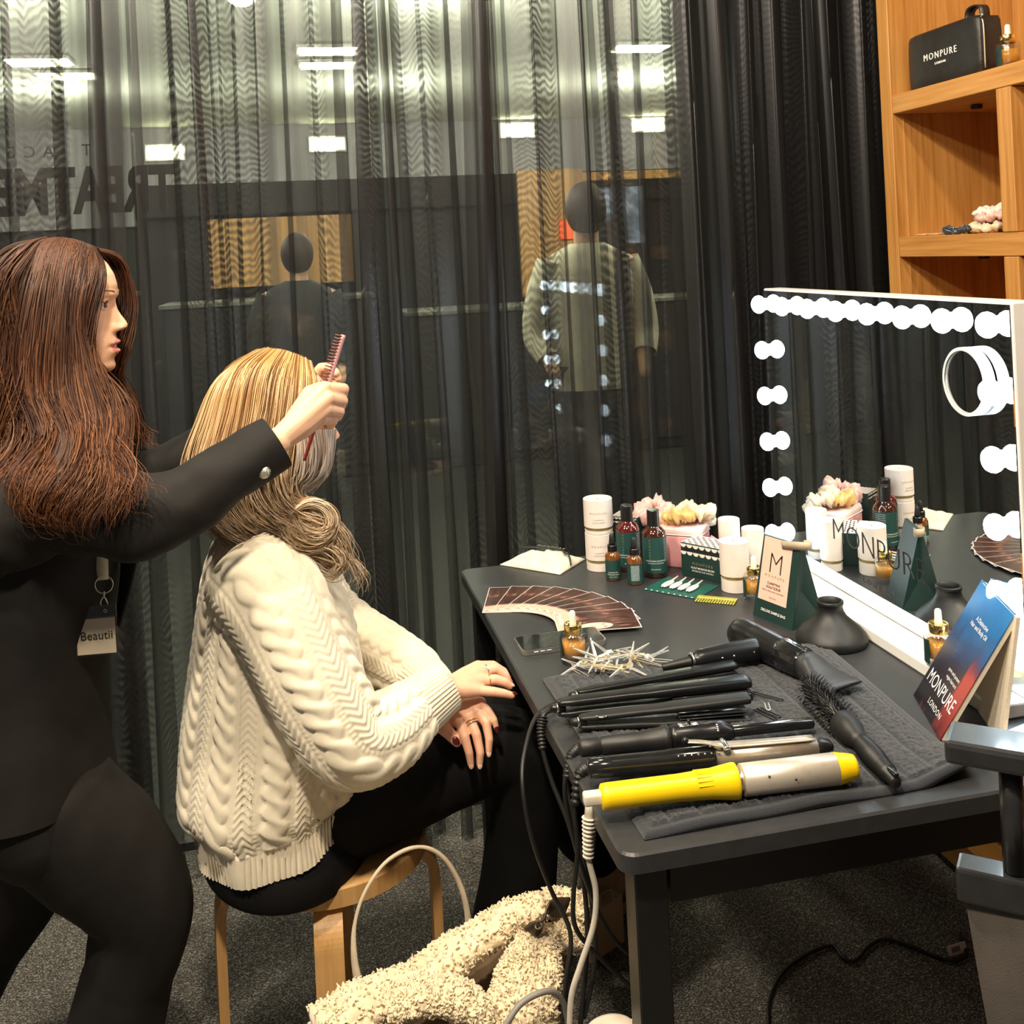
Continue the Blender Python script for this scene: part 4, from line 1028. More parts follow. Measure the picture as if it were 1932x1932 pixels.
# ------------------------------------------------------------------ drawstring pouch
def pouch():
    c = thing('cotton_pouch', 'cream cotton drawstring pouch lying flat at the curtain end of the table', 'pouch', (.548, 2.385, T))
    nx, ny = 50, 34
    Q = [Vector((.445, 2.396)), Vector((.556, 2.275)), Vector((.640, 2.365)), Vector((.542, 2.455))]
    V = []
    for j in range(ny):
        for i in range(nx):
            u, w_ = i/(nx-1), j/(ny-1)
            p = (Q[0]*(1-u)+Q[1]*u)*(1-w_)+(Q[3]*(1-u)+Q[2]*u)*w_
            e = min(u, 1-u)*2; e2 = min(w_, 1-w_)*2
            z = .003+.026*(max(0, e)**.5)*(max(0, e2)**.5)
            z += .010*mnoise.noise(Vector((u*5, w_*4, 2)))*min(1, 4*e*e2)+.0022*math.sin(u*26+3*math.sin(w_*7))*min(1, 5*e*e2)
            V.append((p.x-.548, p.y-2.385, max(.0012, z)))
    nb = len(V); B = [(x, y, .0006) for x, y, z in V]
    F = [q[::-1] for q in grid_faces(nx, ny)]; Fb = [tuple(i+nb for i in q[::-1]) for q in F]
    rim = [i for i in range(nx)]+[j*nx+nx-1 for j in range(1, ny)]+[(ny-1)*nx+i for i in range(nx-2, -1, -1)]+[j*nx for j in range(ny-2, 0, -1)]
    S = [(rim[k], rim[(k+1) % len(rim)], rim[(k+1) % len(rim)]+nb, rim[k]+nb) for k in range(len(rim))]
    me_obj('fabric', V+B, F+Fb+S, mat('cream_cotton', (.78, .72, .60), .8, var=.06, bump=.3, bscale=700), c)
    co = Vector((.548, 2.385, T))
    st = [W(1078, 1082, 2.30)-co, W(1074, 1060, 2.33)-co, W(1066, 1046, 2.36)-co, W(1058, 1040, 2.38)-co, W(1020, 1048, 2.42)-co, W(985, 1056, 2.44)-co]
    st = [Vector((p.x, p.y, max(p.z, .024 if k > 0 else .012))) for k, p in enumerate(st)]
    G().add(*ribbon(crom(st, 40), .006, .0015, (0, 1, 0))).obj('cord', mat('dark_ribbon', (.012, .03, .03), .5), c)
    text_part('lettering', 'MONPURE', .012, basis((.012, -.02, .0385), (.68, -.73, 0), (.73, .68, 0)), mat('faint_ink', (.50, .42, .30), .6), c, space=1.5)
    text_part('lettering', 'LONDON', .006, basis((.000, -.032, .0365), (.68, -.73, 0), (.73, .68, 0)), MATS['faint_ink'], c, space=1.4)
pouch()

# ------------------------------------------------------------------ heap of sectioning clips and pins
sil = mat('clip_steel', (.80, .79, .76), .28, .55); sgold = mat('clip_brass', (.82, .70, .45), .28, .55)
def clip_mesh(Lc, material, name='section_clip'):
    g = G()
    for s in (1, -1):
        P = crom([(0, 0, .0015*s), (.3*Lc, 0, .0019*s), (.7*Lc, 0, .0011*s), (Lc, 0, .0004*s)], 10)
        g.add(*ribbon(P, np.interp(np.linspace(0, 1, 10), [0, .3, 1], [.0034, .0036, .0014]), .0007, (0, 1, 0)))
    g.add(*ribbon(crom([(.02*Lc, 0, .0015), (-.07*Lc, 0, .0036), (-.14*Lc, 0, .0050)], 6), .0044, .0007, (0, 1, 0)))
    g.add(*ribbon(crom([(.02*Lc, 0, -.0015), (-.07*Lc, 0, -.0024), (-.14*Lc, 0, -.0028)], 6), .0044, .0007, (0, 1, 0)))
    g.add(*lathe([(-.0036, .0022), (.0036, .0022)], 8), M=Matrix.Rotation(PI/2, 4, 'X'))
    return g
rg = random.Random(12); first = {}
for k in range(40):
    gk = 'g' if k % 4 == 0 else 's'
    t = rg.random(); R = .062*math.sqrt(rg.random())
    a = rg.random()*2*PI
    x, y = .508+R*1.15*math.cos(a), 1.722+R*.52*math.sin(a)
    z = T+.014+.026*max(0, 1-R/.062)*rg.random()+.002
    if gk not in first:
        o = clip_mesh(.050, sil if gk == 's' else sgold).obj('section_clip', sil if gk == 's' else sgold, smooth=False); first[gk] = o
    else:
        o = first[gk].copy(); COL.objects.link(o)
    o.location = (x, y, z); o.rotation_euler = (rg.uniform(-1.5, 1.5), rg.uniform(-.45, .25), rg.uniform(0, 2*PI))
    tag(o, ('silver metal sectioning clip in the heap on the towel corner' if gk == 's' else 'brass toned sectioning clip in the heap on the towel corner'), 'hair clip', 'metal clips in the heap')
for (xa, ya), (xb, yb), lab in (((1098, 1252), (1176, 1264), 'long brass clip sticking out of the heap towards the serum bottle'), ((1150, 1278), (1172, 1262), 'long steel clip lying across the heap')):
    a, b = WZ(xa, ya, T+.028), WZ(xb, yb, T+.032)
    o = clip_mesh((b-a).length, sgold).obj('long_clip', sgold if 'brass' in lab else sil, smooth=False)
    o.location = b; o.rotation_euler = (b-a).to_track_quat('-X', 'Z').to_euler(); tag(o, lab, 'hair clip', 'metal clips in the heap')
pinm = mat('pin_black', (.02, .018, .016), .3, .6)
for i, (pa, pb, m_, lab) in enumerate((((1418, 1306), (1472, 1320), pinm, 'black hair pin nearest the wide straightener'), ((1424, 1338), (1462, 1357), pinm, 'black hair pin lying level with the wand tip'),
                                       ((1432, 1336), (1468, 1352), pinm, 'second black hair pin beside the wand tip'), ((1446, 1326), (1450, 1338), sil, 'small silver hair pin on the towel'))):
    a, b = WZ(*pa, TZ+.0035), WZ(*pb, TZ+.0035); d = (b-a).normalized(); n_ = Vector((-d.y, d.x, 0))*.0028
    o = G().add(*tube(crom([a+n_-a, b+n_*1.0-a, b+d*.003-a, b-n_-a, a-n_-a], 24), .0008, 6)).obj('hair_pin', m_); o.location = a
    tag(o, lab, 'hair pin', 'hair pins on the towel')

# ------------------------------------------------------------------ tented booklet
def booklet_mat():
    mt, nt, b = _new('booklet_print')
    tc = N(nt, 'ShaderNodeTexCoord'); sp = N(nt, 'ShaderNodeSeparateXYZ'); nt.links.new(tc.outputs['Object'], sp.inputs[0])
    n1 = N(nt, 'ShaderNodeTexNoise', Scale=16, Detail=4, Distortion=1.0); nt.links.new(tc.outputs['Object'], n1.inputs['Vector'])
    mp = N(nt, 'ShaderNodeMapping'); mp.inputs['Scale'].default_value = (26, 7, 1); mp.inputs['Rotation'].default_value = (0, 0, -.5); nt.links.new(tc.outputs['Object'], mp.inputs['Vector'])
    n2 = N(nt, 'ShaderNodeTexNoise', Scale=1.0, Detail=3, Distortion=.6); nt.links.new(mp.outputs[0], n2.inputs['Vector'])
    s = N(nt, 'ShaderNodeMath', operation='MULTIPLY_ADD'); s.inputs[1].default_value = .07; nt.links.new(n1.outputs['Fac'], s.inputs[0]); nt.links.new(sp.outputs['Y'], s.inputs[2])
    r = N(nt, 'ShaderNodeMapRange'); r.inputs[1].default_value = .03; r.inputs[2].default_value = .25; nt.links.new(s.outputs[0], r.inputs[0])
    base = ramp(nt, r.outputs[0], [(.12, (.010, .010, .014)), (.40, (.022, .020, .032)), (.58, (.02, .06, .16)), (.78, (.015, .12, .32)), (1.0, (.02, .16, .40))])
    red = ramp(nt, r.outputs[0], [(.0, (.10, .012, .012)), (.25, (.30, .045, .04)), (.42, (.34, .05, .045)), (.52, (.14, .03, .05)), (.62, (.02, .06, .16))])
    xo = N(nt, 'ShaderNodeMath', operation='MULTIPLY_ADD'); xo.inputs[1].default_value = 2.2; nt.links.new(sp.outputs['X'], xo.inputs[0]); nt.links.new(n2.outputs['Fac'], xo.inputs[2])
    k = N(nt, 'ShaderNodeMapRange'); k.inputs[1].default_value = .52; k.inputs[2].default_value = .60; nt.links.new(xo.outputs[0], k.inputs[0])
    q = N(nt, 'ShaderNodeMapRange'); q.inputs[1].default_value = .60; q.inputs[2].default_value = .42; nt.links.new(r.outputs[0], q.inputs[0])
    mu = N(nt, 'ShaderNodeMath', operation='MULTIPLY'); nt.links.new(k.outputs[0], mu.inputs[0]); nt.links.new(q.outputs[0], mu.inputs[1])
    mx = N(nt, 'ShaderNodeMix'); mx.data_type = 'RGBA'; nt.links.new(mu.outputs[0], mx.inputs[0]); nt.links.new(base, mx.inputs[6]); nt.links.new(red, mx.inputs[7])
    nt.links.new(mx.outputs[2], b.inputs['Base Color']); b.inputs['Roughness'].default_value = .16
    return mt
bk = thing('booklet', 'glossy blue and red promotional booklet standing like a tent by the mirror', 'booklet', (.8935, 1.4175, T+.0005))
bx = Vector((-.335, -.942, 0)).normalized(); by = (Vector((.9935, 1.371, .909))-Vector((.8935, 1.4175, .73))); hb = by.length; by.normalize()
Mb = basis((0, 0, 0), bx, by); zc = Vector(Mb.col[2][:3])
o = G().add(*box(-.076, .076, 0, hb, -.0012, 0)).obj('front_cover', booklet_mat(), bk, smooth=False); o.matrix_local = Mb
pages = mat('page_edges', (.70, .62, .50), .7, var=.08, vscale=300)
o = G().add(*box(-.075, .075, .002, hb-.001, -.008, -.0013)).obj('pages', pages, bk, smooth=False); o.matrix_local = Mb
topm = by*hb
foot = Vector((.082, -.012, 0))
by2 = (foot-topm); hb2 = by2.length
M2 = basis(topm+Vector((0, 0, 0)), bx, by2)
o = G().add(*box(-.076, .076, .002, hb2, -.0012, .0040)).obj('back_cover', pages, bk, smooth=False); o.matrix_local = M2
def bt(s, size, x, y, **kw): return text_part('lettering', s, size, Mb @ Matrix.Translation((x, y, .0006)), ink_white, bk, **kw)
bt('MONPURE', .030, 0, .045, xscale=.92)
bt('LONDON', .013, .012, .020, space=1.2)
bt('pure and potent', .008, .012, .078, align='CENTER'); bt('vegan haircare', .008, .014, .068)
bt('A Distinctive', .010, .006, .163); bt('Hair and Body Oil', .010, .006, .152)
wb = G().add(*box(-.045, .045, -.03, .03, 0, .018, .002, 1)).obj('white_box', white_card, smooth=False); wb.location = (.962, 1.285, T); wb.rotation_euler = (0, 0, .3)
tag(wb, 'flat white carton lying behind the director chair arm', 'box')

# ------------------------------------------------------------------ director chair at the right edge
ch = thing('director_chair', 'black wooden director chair with grey fabric side panel at the right edge', 'chair', (.745, 1.045, 0), (0, 0, math.atan2(-.66, .75)))
bw_ = mat('black_wood', (.020, .020, .022), .32, var=.2, coat=.3)
gf = mat('grey_canvas', (.085, .072, .062), .8, var=.12, vscale=25, bump=.3, bscale=600)
def chp(name, b_, m_, bev=.004): return G().add(*box(*b_, bev, 2)).obj(name, m_, ch, smooth=False)
chp('armrest', (-.052, .42, -.031, .031, .858, .884), bw_, .006)
for x in (.012, .36):
    G().add(*lathe([(.74, .0125), (.857, .0125)], 20)).obj('post', bw_, ch).location = (x, 0, 0)
chp('side_rail', (-.048, .42, -.019, .019, .700, .738), bw_)
V = []
for i, z in enumerate(np.linspace(.700, .18, 16)):
    for x in np.linspace(-.040+.07*(i/15), .40, 14): V.append((x, -.012-.006*math.sin(i*.4)-.003*math.sin(x*20), z))
for i, z in enumerate(np.linspace(.700, .18, 16)):
    for x in np.linspace(-.040+.07*(i/15), .40, 14): V.append((x, -.006-.006*math.sin(i*.4)-.003*math.sin(x*20), z))
n0 = 16*14; F = grid_faces(14, 16); 
G().add(V, F+[tuple(q+n0 for q in f_[::-1]) for f_ in F]+[(i*14, i*14+14, n0+i*14+14, n0+i*14) for i in range(15)]).obj('fabric_panel', gf, ch)
for x in (.02, .36):
    chp('leg', (x-.014, x+.014, .004, .026, 0, .70), bw_, .003)
chp('foot_bar', (-.02, .42, .002, .030, .10, .13), bw_, .003)
kn = thing('handbag', 'dark leather rounded bag in the bottom right corner', 'bag', (.745, .90, .40))
G().add(*sphere((0, 0, .12), (.055, .05, .12), 28, 18)).obj('body', leather, kn)
G().add(*tube(crom([(-.03, 0, .22), (-.02, 0, .26), (.02, 0, .26), (.03, 0, .22)], 16), .004, 8)).obj('handle', leather, kn)

# ------------------------------------------------------------------ birch stool
birch = wood_mat('birch', (.50, .26, .085), (.64, .36, .13), (.70, .43, .18), 2, .8)
stl = thing('stool', 'round birch stool with bent legs under the blonde woman', 'stool', (.02, 1.90, 0))
G().add(*lathe([(.412, .168), (.414, .174), (.443, .175), (.446, .171)], 56)).obj('seat', birch, stl, smooth=False)
for a in (math.radians(188), math.radians(268), math.radians(0), math.radians(83)):
    dx = Vector((math.cos(a), math.sin(a), 0)); dy = Vector((-math.sin(a), math.cos(a), 0))
    P = crom([dx*.06+Vector((0, 0, .404)), dx*.11+Vector((0, 0, .404)), dx*.152+Vector((0, 0, .400)), dx*.180+Vector((0, 0, .375)), dx*.186+Vector((0, 0, .335)), dx*.187+Vector((0, 0, .25)), dx*.187+Vector((0, 0, .12)), dx*.187], 40)
    G().add(*ribbon(P, .046, .0165, dy)).obj('leg', birch, stl, smooth=False)
# ------------------------------------------------------------------ people: shared builders
def blob(parts, voxel, smooth=3):
    """union of tapered capsules and ellipsoids as one continuous skin: returns verts, faces"""
    g = G()
    for p in parts:
        if p[0] == 'e':
            g.add(*sphere(p[1], p[2], 20, 14))
        else:
            P, R = p[1], p[2]
            P = [Vector(q) for q in P]
            for q, r in zip(P, R): g.add(*sphere(q, r, 14, 10))
            for i in range(len(P)-1):
                if (P[i+1]-P[i]).length > 1e-4: g.add(*tube([P[i], P[i].lerp(P[i+1], .5), P[i+1]], [R[i], (R[i]+R[i+1])/2, R[i+1]], 14))
    o = g.obj('tmp', None)
    md = o.modifiers.new('r', 'REMESH'); md.mode = 'VOXEL'; md.voxel_size = voxel; md.adaptivity = 0
    ms = o.modifiers.new('s', 'SMOOTH'); ms.iterations = smooth; ms.factor = .5
    dg = bpy.context.evaluated_depsgraph_get()
    me = bpy.data.meshes.new_from_object(o.evaluated_get(dg))
    V = [tuple(v.co) for v in me.vertices]; F = [tuple(p.vertices) for p in me.polygons]
    om = o.data; bpy.data.objects.remove(o); bpy.data.meshes.remove(om); bpy.data.meshes.remove(me)
    return V, F
def head_mesh(nt=120, nz=130, smile=0.0):
    """woman's head, +x is forward, y=-left/right, origin in the middle; returns verts, faces, material index (1 = lips)"""
    lv = [(-.1140, .052, -.010, .018), (-.1115, .064, -.016, .026), (-.107, .0735, -.024, .035), (-.100, .0775, -.034, .044), (-.093, .0755, -.044, .050), (-.086, .0775, -.052, .054), (-.075, .0785, -.062, .058), (-.066, .0800, -.070, .061),
          (-.055, .0815, -.078, .064), (-.040, .0825, -.086, .067), (-.025, .0820, -.092, .070), (-.010, .0815, -.096, .072), (.004, .0850, -.098, .0735), (.014, .0885, -.099, .074), (.030, .0885, -.099, .0735), (.050, .0830, -.095, .070), (.068, .0730, -.087, .063),
          (.082, .0600, -.074, .054), (.093, .0440, -.056, .042), (.100, .0280, -.036, .028), (.1045, .0080, -.012, .010)]
    lv = [(a_, b_+.0105*min(1, max(0, (-.046-a_)/.014)), c_, d_) for a_, b_, c_, d_ in lv]
    lz = np.array([l[0] for l in lv]); z = np.interp(np.linspace(0, 1, nz), np.linspace(0, 1, len(lz)), lz)
    z = np.sort(np.concatenate([np.linspace(-.114, .1045, nz-2), [-.1145, .1048]]))
    xf = np.interp(z, lz, [l[1] for l in lv]); xb = np.interp(z, lz, [l[2] for l in lv]); w = np.interp(z, lz, [l[3] for l in lv])
    k = np.ones(5)/5
    for arr in (xf, xb, w): arr[2:-2] = np.convolve(arr, k, 'same')[2:-2]
    xf[-1] = .001; xb[-1] = -.001; w[-1] = .001; xf[0] = .02; xb[0] = .018; w[0] = .001
    # more columns at the face
    s = np.linspace(-1, 1, nt, endpoint=False); th = PI*np.sign(s)*np.abs(s)**1.35
    Z, TH = np.meshgrid(z, th, indexing='ij')
    c, sn = np.cos(TH), np.sin(TH)
    X = np.where(c > 0, xf[:, None]*np.abs(c)**.86, xb[:, None]*np.abs(c)**.92); Yy = w[:, None]*np.sign(sn)*np.abs(sn)**.90
    front = np.clip(c, 0, 1)**.5
    ga = lambda a, b, s_: np.exp(-((a-b)/s_)**2)
    # nose
    prot = np.interp(Z, [-.049, -.0455, -.0420, -.0380, -.0335, -.028, -.019, -.009, .001, .008], [0, .004, .0150, .0220, .0232, .0205, .0140, .0080, .0030, 0])
    nw = np.interp(Z, [-.046, -.038, -.030, -.015, 0], [.0115, .0105, .0078, .0062, .0070])
    X += front*prot*np.exp(-(np.abs(Yy)/nw)**2.4)
    for sy in (-1, 1):
        X += front*.0095*ga(Z, -.0385, .0062)*ga(Yy, sy*.0125, .0055)                    # wings
        X -= front*.0085*ga(Z, .0005, .0095)*ga(Yy, sy*.031, .0140)                    # eye sockets
        X += front*.0035*ga(Z, .0145, .0055)*ga(Yy, sy*.028, .018)                     # brow ridge
        X += front*.0040*ga(Z, -.034, .014)*ga(Yy, sy*.043, .016)                       # cheeks
        X -= front*.0018*ga(Z, -.0675, .004)*ga(Yy, sy*.0245, .006)                     # mouth corners
    # lips
    lipw = np.exp(-(np.abs(Yy)/.0215)**3.2)
    X += front*lipw*(.0052*ga(Z, -.0610, .0042)+.0056*ga(Z, -.0760, .0048)-.0055*ga(Z, -.0680, .0021+smile))
    X -= front*.0030*ga(Z, -.0880, .005)*ga(Yy, 0, .018)
    X -= front*.0020*ga(Z, -.0530, .003)*ga(Yy, 0, .004)                                # philtrum
    Z = np.where(Z > .03, .03+(Z-.03)*.91, Z)
    V = np.stack([X, Yy, Z], 2).reshape(-1, 3); n = nt
    F = grid_faces(n, len(z), True)
    F.append(tuple(range(n))[::-1]); F.append(tuple(range((len(z)-1)*n, len(z)*n)))
    mi = []
    for f in F:
        p = V[list(f)].mean(0)
        lip = len(f) == 4 and p[0] > .06 and abs(p[1]) < .0215*(1-((p[2]+.0685)/.0155)**2)**.5 if abs(p[2]+.0685) < .0130 else False
        mi.append(1 if lip else 0)
    return V, F, mi
def xform(V, M): return [tuple(M @ Vector(v)) for v in V]
def strands(sheets, n, name, material, parent, r=.0011, seed=1, seg=26, sides=3, spread=.008, wave=.006, freq=2.5, under=None, uinset=.006, center=None, fuzz=.1, ell=(.104, .080, .103), lenvar=.12):
    """hair: tubes interpolated between guide curves, over a thin solid layer"""
    rg = np.random.default_rng(seed)
    VV, FF, MI = [], [], []; base = 0
    tot = sum(s[1] for s in sheets)
    a = np.linspace(0, 2*PI, sides, endpoint=False)
    fr = []
    for i in range(seg-1):
        for k in range(sides): fr.append((i*sides+k, i*sides+(k+1) % sides, (i+1)*sides+(k+1) % sides, (i+1)*sides+k))
    fr = np.array(fr)
    t = np.linspace(0, 1, seg)
    for guides, wgt in sheets:
        Gd = np.array([crom(g_, seg) for g_ in guides]); ng = len(Gd)
        if under is not None and ng > 1:
            m_ = 4*(ng-1)+1; us = np.linspace(0, ng-1, m_); S = []
            for u in us:
                i = min(int(u), ng-2); q = u-i; S.append(Gd[i]*(1-q)+Gd[i+1]*q)
            S = np.array(S)
            if center is not None:
                d = np.asarray(center)-S; d /= np.linalg.norm(d, axis=2)[:, :, None]+1e-9; S = S+d*uinset
                d = (S-np.asarray(center))/np.array(ell); rr = np.linalg.norm(d, axis=2); S = np.asarray(center)+(S-np.asarray(center))*np.where(rr < 1, 1/np.maximum(rr, .2), 1)[:, :, None]
            VV.append(S.reshape(-1, 3)); f_ = np.array(grid_faces(seg, m_))+base; FF.append(f_); MI += [1]*len(f_); base += m_*seg
        ns = int(n*wgt/tot)
        ncl = max(6, ns//16); cu = rg.uniform(0, max(ng-1, 1e-6), ncl); cph = cu*1.7+rg.normal(0, .7, ncl); camp = rg.uniform(.5, 1.4, ncl); coff = rg.normal(0, 1, (ncl, 3))*spread*.8
        for s_ in range(ns):
            c = rg.integers(ncl); u = np.clip(cu[c]+rg.normal(0, .09), 0, ng-1-1e-6) if ng > 1 else 0
            i = min(int(u), max(ng-2, 0)); q = u-i
            P = Gd[i]*(1-q)+(Gd[i+1]*q if ng > 1 else 0)
            env = np.clip(.15+1.3*t, 0, 1)[:, None]
            P = P+(coff[c]*.7+rg.normal(0, spread*.45, 3))*env
            T_ = np.gradient(P, axis=0); T_ /= np.linalg.norm(T_, axis=1)[:, None]+1e-9
            side = np.cross(T_, [0, 1.0, 0]); side /= np.linalg.norm(side, axis=1)[:, None]+1e-9
            ph = cph[c]+rg.normal(0, .25)
            wv = wave*camp[c]*(t**1.3)[:, None]
            P = P+side*wv*np.sin(2*PI*freq*t+ph)[:, None]+np.array([0, 1.0, 0])*(wv*.8*np.cos(2*PI*freq*t+ph)[:, None])
            if rg.random() < fuzz: P = P+rg.normal(0, .006, 3)*(t**2)[:, None]+side*.012*(t**3)[:, None]*rg.normal()
            if lenvar: 
                L_ = 1-lenvar*rg.random(); tt = t*L_; P = np.stack([np.interp(tt, t, P[:, q_]) for q_ in range(3)], 1)
            if center is not None:
                k_ = 1.0+.035*rg.random()+.02
                d = (P-np.asarray(center))/(np.array(ell)*k_); rr = np.linalg.norm(d, axis=1); f_ = np.where(rr < 1, 1/np.maximum(rr, .2), 1)[:, None]
                P = np.asarray(center)+(P-np.asarray(center))*f_
            A = side; B = np.cross(T_, A)
            R = r*rg.uniform(.7, 1.3)*(1-.75*t**3)
            tube_ = P[:, None]+R[:, None, None]*(np.cos(a)[None, :, None]*A[:, None]+np.sin(a)[None, :, None]*B[:, None])
            VV.append(tube_.reshape(-1, 3)); FF.append(fr+base); MI += [0]*len(fr); base += seg*sides
    V = np.concatenate(VV); F = np.concatenate(FF)
    me = bpy.data.meshes.new(name)
    me.vertices.add(len(V)); me.vertices.foreach_set('co', V.astype(np.float32).ravel())
    me.loops.add(F.size); me.loops.foreach_set('vertex_index', F.astype(np.int32).ravel())
    me.polygons.add(len(F)); me.polygons.foreach_set('loop_start', np.arange(0, F.size, 4, dtype=np.int32))
    me.materials.append(material)
    if under is not None: me.materials.append(under)
    me.polygons.foreach_set('material_index', np.asarray(MI, np.int32)); me.polygons.foreach_set('use_smooth', np.ones(len(F), bool))
    me.update(calc_edges=True); me.validate()
    o = bpy.data.objects.new(name, me); COL.objects.link(o); o.parent = parent
    return o
def hair_mat(name, stops, tip=None, z0=0, z1=1, rough=.38, spec=.5):
    mt, nt, b = _new(name)
    ge = N(nt, 'ShaderNodeNewGeometry')
    c = ramp(nt, ge.outputs['Random Per Island'], stops)
    if tip:
        sp = N(nt, 'ShaderNodeSeparateXYZ'); nt.links.new(ge.outputs['Position'], sp.inputs[0])
        mr = N(nt, 'ShaderNodeMapRange'); mr.inputs[1].default_value = z0; mr.inputs[2].default_value = z1; nt.links.new(sp.outputs['Z'], mr.inputs[0])
        c2 = ramp(nt, ge.outputs['Random Per Island'], tip)
        mx = N(nt, 'ShaderNodeMix'); mx.data_type = 'RGBA'; nt.links.new(mr.outputs[0], mx.inputs[0]); nt.links.new(c, mx.inputs[6]); nt.links.new(c2, mx.inputs[7]); c = mx.outputs[2]
    nt.links.new(c, b.inputs['Base Color']); b.inputs['Roughness'].default_value = rough; b.inputs['Specular IOR Level'].default_value = spec
    return mt
def scalp_cap(center, M3, material, parent, name='scalp_hair', xlim=.045, zlim=-.045, s=1.04):
    V, F, _ = head_mesh(60, 60)
    V = np.array(V); keep = []
    V = V*np.array([s, s*1.02, s])
    for f in F:
        p = V[list(f)].mean(0)
        if p[2] > .074 or (p[0] < xlim-.9*max(0, .03-p[2])*.3 and p[2] > zlim and p[0] < .06): keep.append(f)
    M = Matrix.Translation(center) @ M3
    return me_obj(name, xform(V, M), keep, material, parent)
def cable_knit(V, du, L, seed=0, rib0=0, rib1=0, amp=1.0, rope_w=.040, period=.092, phase=0.0):
    """push a tube grid V[m, n, 3] out along its normals into cable stitch; rib0/rib1 = metres of ribbing at the ends"""
    m_, n_, _ = V.shape
    nrm = grid_normals(V)
    dv = np.concatenate([[0], np.cumsum(np.linalg.norm(np.diff(V.mean(1), axis=0), axis=1))])
    circ = du
    ncol = max(3, int(round(circ/period))); per = circ/ncol
    U = (np.linspace(0, circ, n_, endpoint=False)[None]+phase+0*V[:, :, 0]); Vv = dv[:, None]+0*U
    x = ((U/per) % 1.0-.5)*per                       # -per/2..per/2
    H = np.zeros_like(x)
    # rope cable
    q = x/(rope_w/2); pitch = .058
    ph = 2*PI*Vv/pitch
    for s_ in (0, PI):
        cx = .48*np.cos(ph/1.0*.5*2+s_); dep = np.sin(ph+s_)
        hh = np.clip(1-((q-cx)/.62)**2, 0, 1)**.5
        H = np.maximum(H, hh*(.0062+.0018*dep)*(np.abs(q) < 1.25))
    # side channels with ladder stitches
    ch = np.abs(np.abs(x)-rope_w*.68) < .0042
    H = np.where(ch, .0012*np.abs(np.sin(PI*Vv/.0068)), H)
    # braid of small V stitches between the ropes
    out = np.abs(x) > rope_w*.80
    H = np.where(out, .0030+.0014*np.sin(2*PI*(Vv/.012+np.abs(np.abs(x)-per/2)/.012)), H)
    H += .0005*np.sin(2*PI*Vv/.0050)*np.cos(2*PI*U/.0052)
    Lt = dv[-1]
    rib = .0026*np.cos(2*PI*U/.0095)
    k0 = np.clip((rib0-Vv)/.008, 0, 1) if rib0 else 0; k1 = np.clip((Vv-(Lt-rib1))/.008, 0, 1) if rib1 else 0
    kk = np.clip(k0+k1, 0, 1)
    H = H*amp*(1-kk)+rib*kk
    return V+nrm*H[:, :, None]
def tube_grid_obj(name, V, material, parent, caps=(False, False)):
    m_, n_, _ = V.shape
    F = grid_faces(n_, m_, True)
    if caps[0]: F.append(tuple(range(n_))[::-1])
    if caps[1]: F.append(tuple(range((m_-1)*n_, m_*n_)))
    return me_obj(name, V.reshape(-1, 3), F, material, parent)
def limb(path, radii, n=40, m=80, flat=1.0):
    P = crom(path, m); R = np.interp(np.linspace(0, 1, m), np.linspace(0, 1, len(radii)), radii)
    T_, A, B = frames(P); a = np.linspace(0, 2*PI, n, endpoint=False)
    return P[:, None]+R[:, None, None]*(np.cos(a)[None, :, None]*A[:, None]+flat*np.sin(a)[None, :, None]*B[:, None])
def folds(V, amp, seed, f=(9, 4), mask=None):
    nrm = grid_normals(V); H = np.zeros(V.shape[:2])
    for i in range(V.shape[0]):
        for j in range(V.shape[1]):
            p = V[i, j]; H[i, j] = mnoise.noise(Vector((p[0]*f[0]+seed, p[1]*f[0], p[2]*f[1])))+.5*mnoise.noise(Vector((p[0]*f[0]*2.3, p[1]*f[0]*2.3+seed, p[2]*f[1]*2.3)))
    if mask is not None: H = H*mask[:, None]
    return V+nrm*(amp*H)[:, :, None]
def eye_parts(M, parent, sides=(-1, 1), open_=.35, brow=(.02, .009, .005)):
    wh = mat('eye_white', (.85, .82, .80), .15); ir = mat('eye_iris', (.10, .05, .025), .1); lash = mat('lash', (.008, .006, .005), .5)
    for s in sides:
        c = Vector((.0655, s*.031, .0005))
        e = G().add(*sphere(c, .0122, 20, 14), M=M).obj('eye', wh, parent)
        G().add(*sphere(c+Vector((.0088, s*.0015, -.0015)), (.0042, .0056, .0056), 16, 10), M=M).obj('iris', ir, e)
        for up, zz in ((1, .0045), (-1, -.0052)):
            P = [c+Vector((.0124-.0022*abs(k)**1.6*1.3+.0006, k*.0112, zz*(1-.75*k*k)+(.0008*k*s if up > 0 else 0))) for k in np.linspace(-1, 1, 12)]
            G().add(*tube(crom(P, 20), [.0016 if up > 0 else .0006]*20, 6), M=M).obj('eyelid_line', lash, e)
        # upper lid
        P = [c+Vector((.0128-.004*abs(k)**2, k*.013, .0078*(1-.5*k*k))) for k in np.linspace(-1, 1, 12)]
        G().add(*tube(crom(P, 20), .0028, 8), M=M).obj('eyelid', skin, e)
        P = [Vector((.0872-.0125*abs((abs(k)))**2, s*(.014+.031*k), .0185+.0045*math.sin(k*2.2)-.001)) for k in np.linspace(0, 1, 14)]
        G().add(*tube(crom(P, 24), np.interp(np.linspace(0, 1, 24), [0, .3, 1], [.0013, .0026, .0009]), 6), M=M).obj('eyebrow', mat('brow_hair', brow, .7), parent)
def nail(p, d, up, size, material, parent, name='nail'):
    d = Vector(d).normalized(); up = Vector(up); y = up.cross(d).normalized(); z = d.cross(y)
    M = basis(p, d, y)
    return G().add(*sphere((0, 0, 0), (size*1.35, size, size*.35), 14, 8), M=M).obj(name, material, parent)

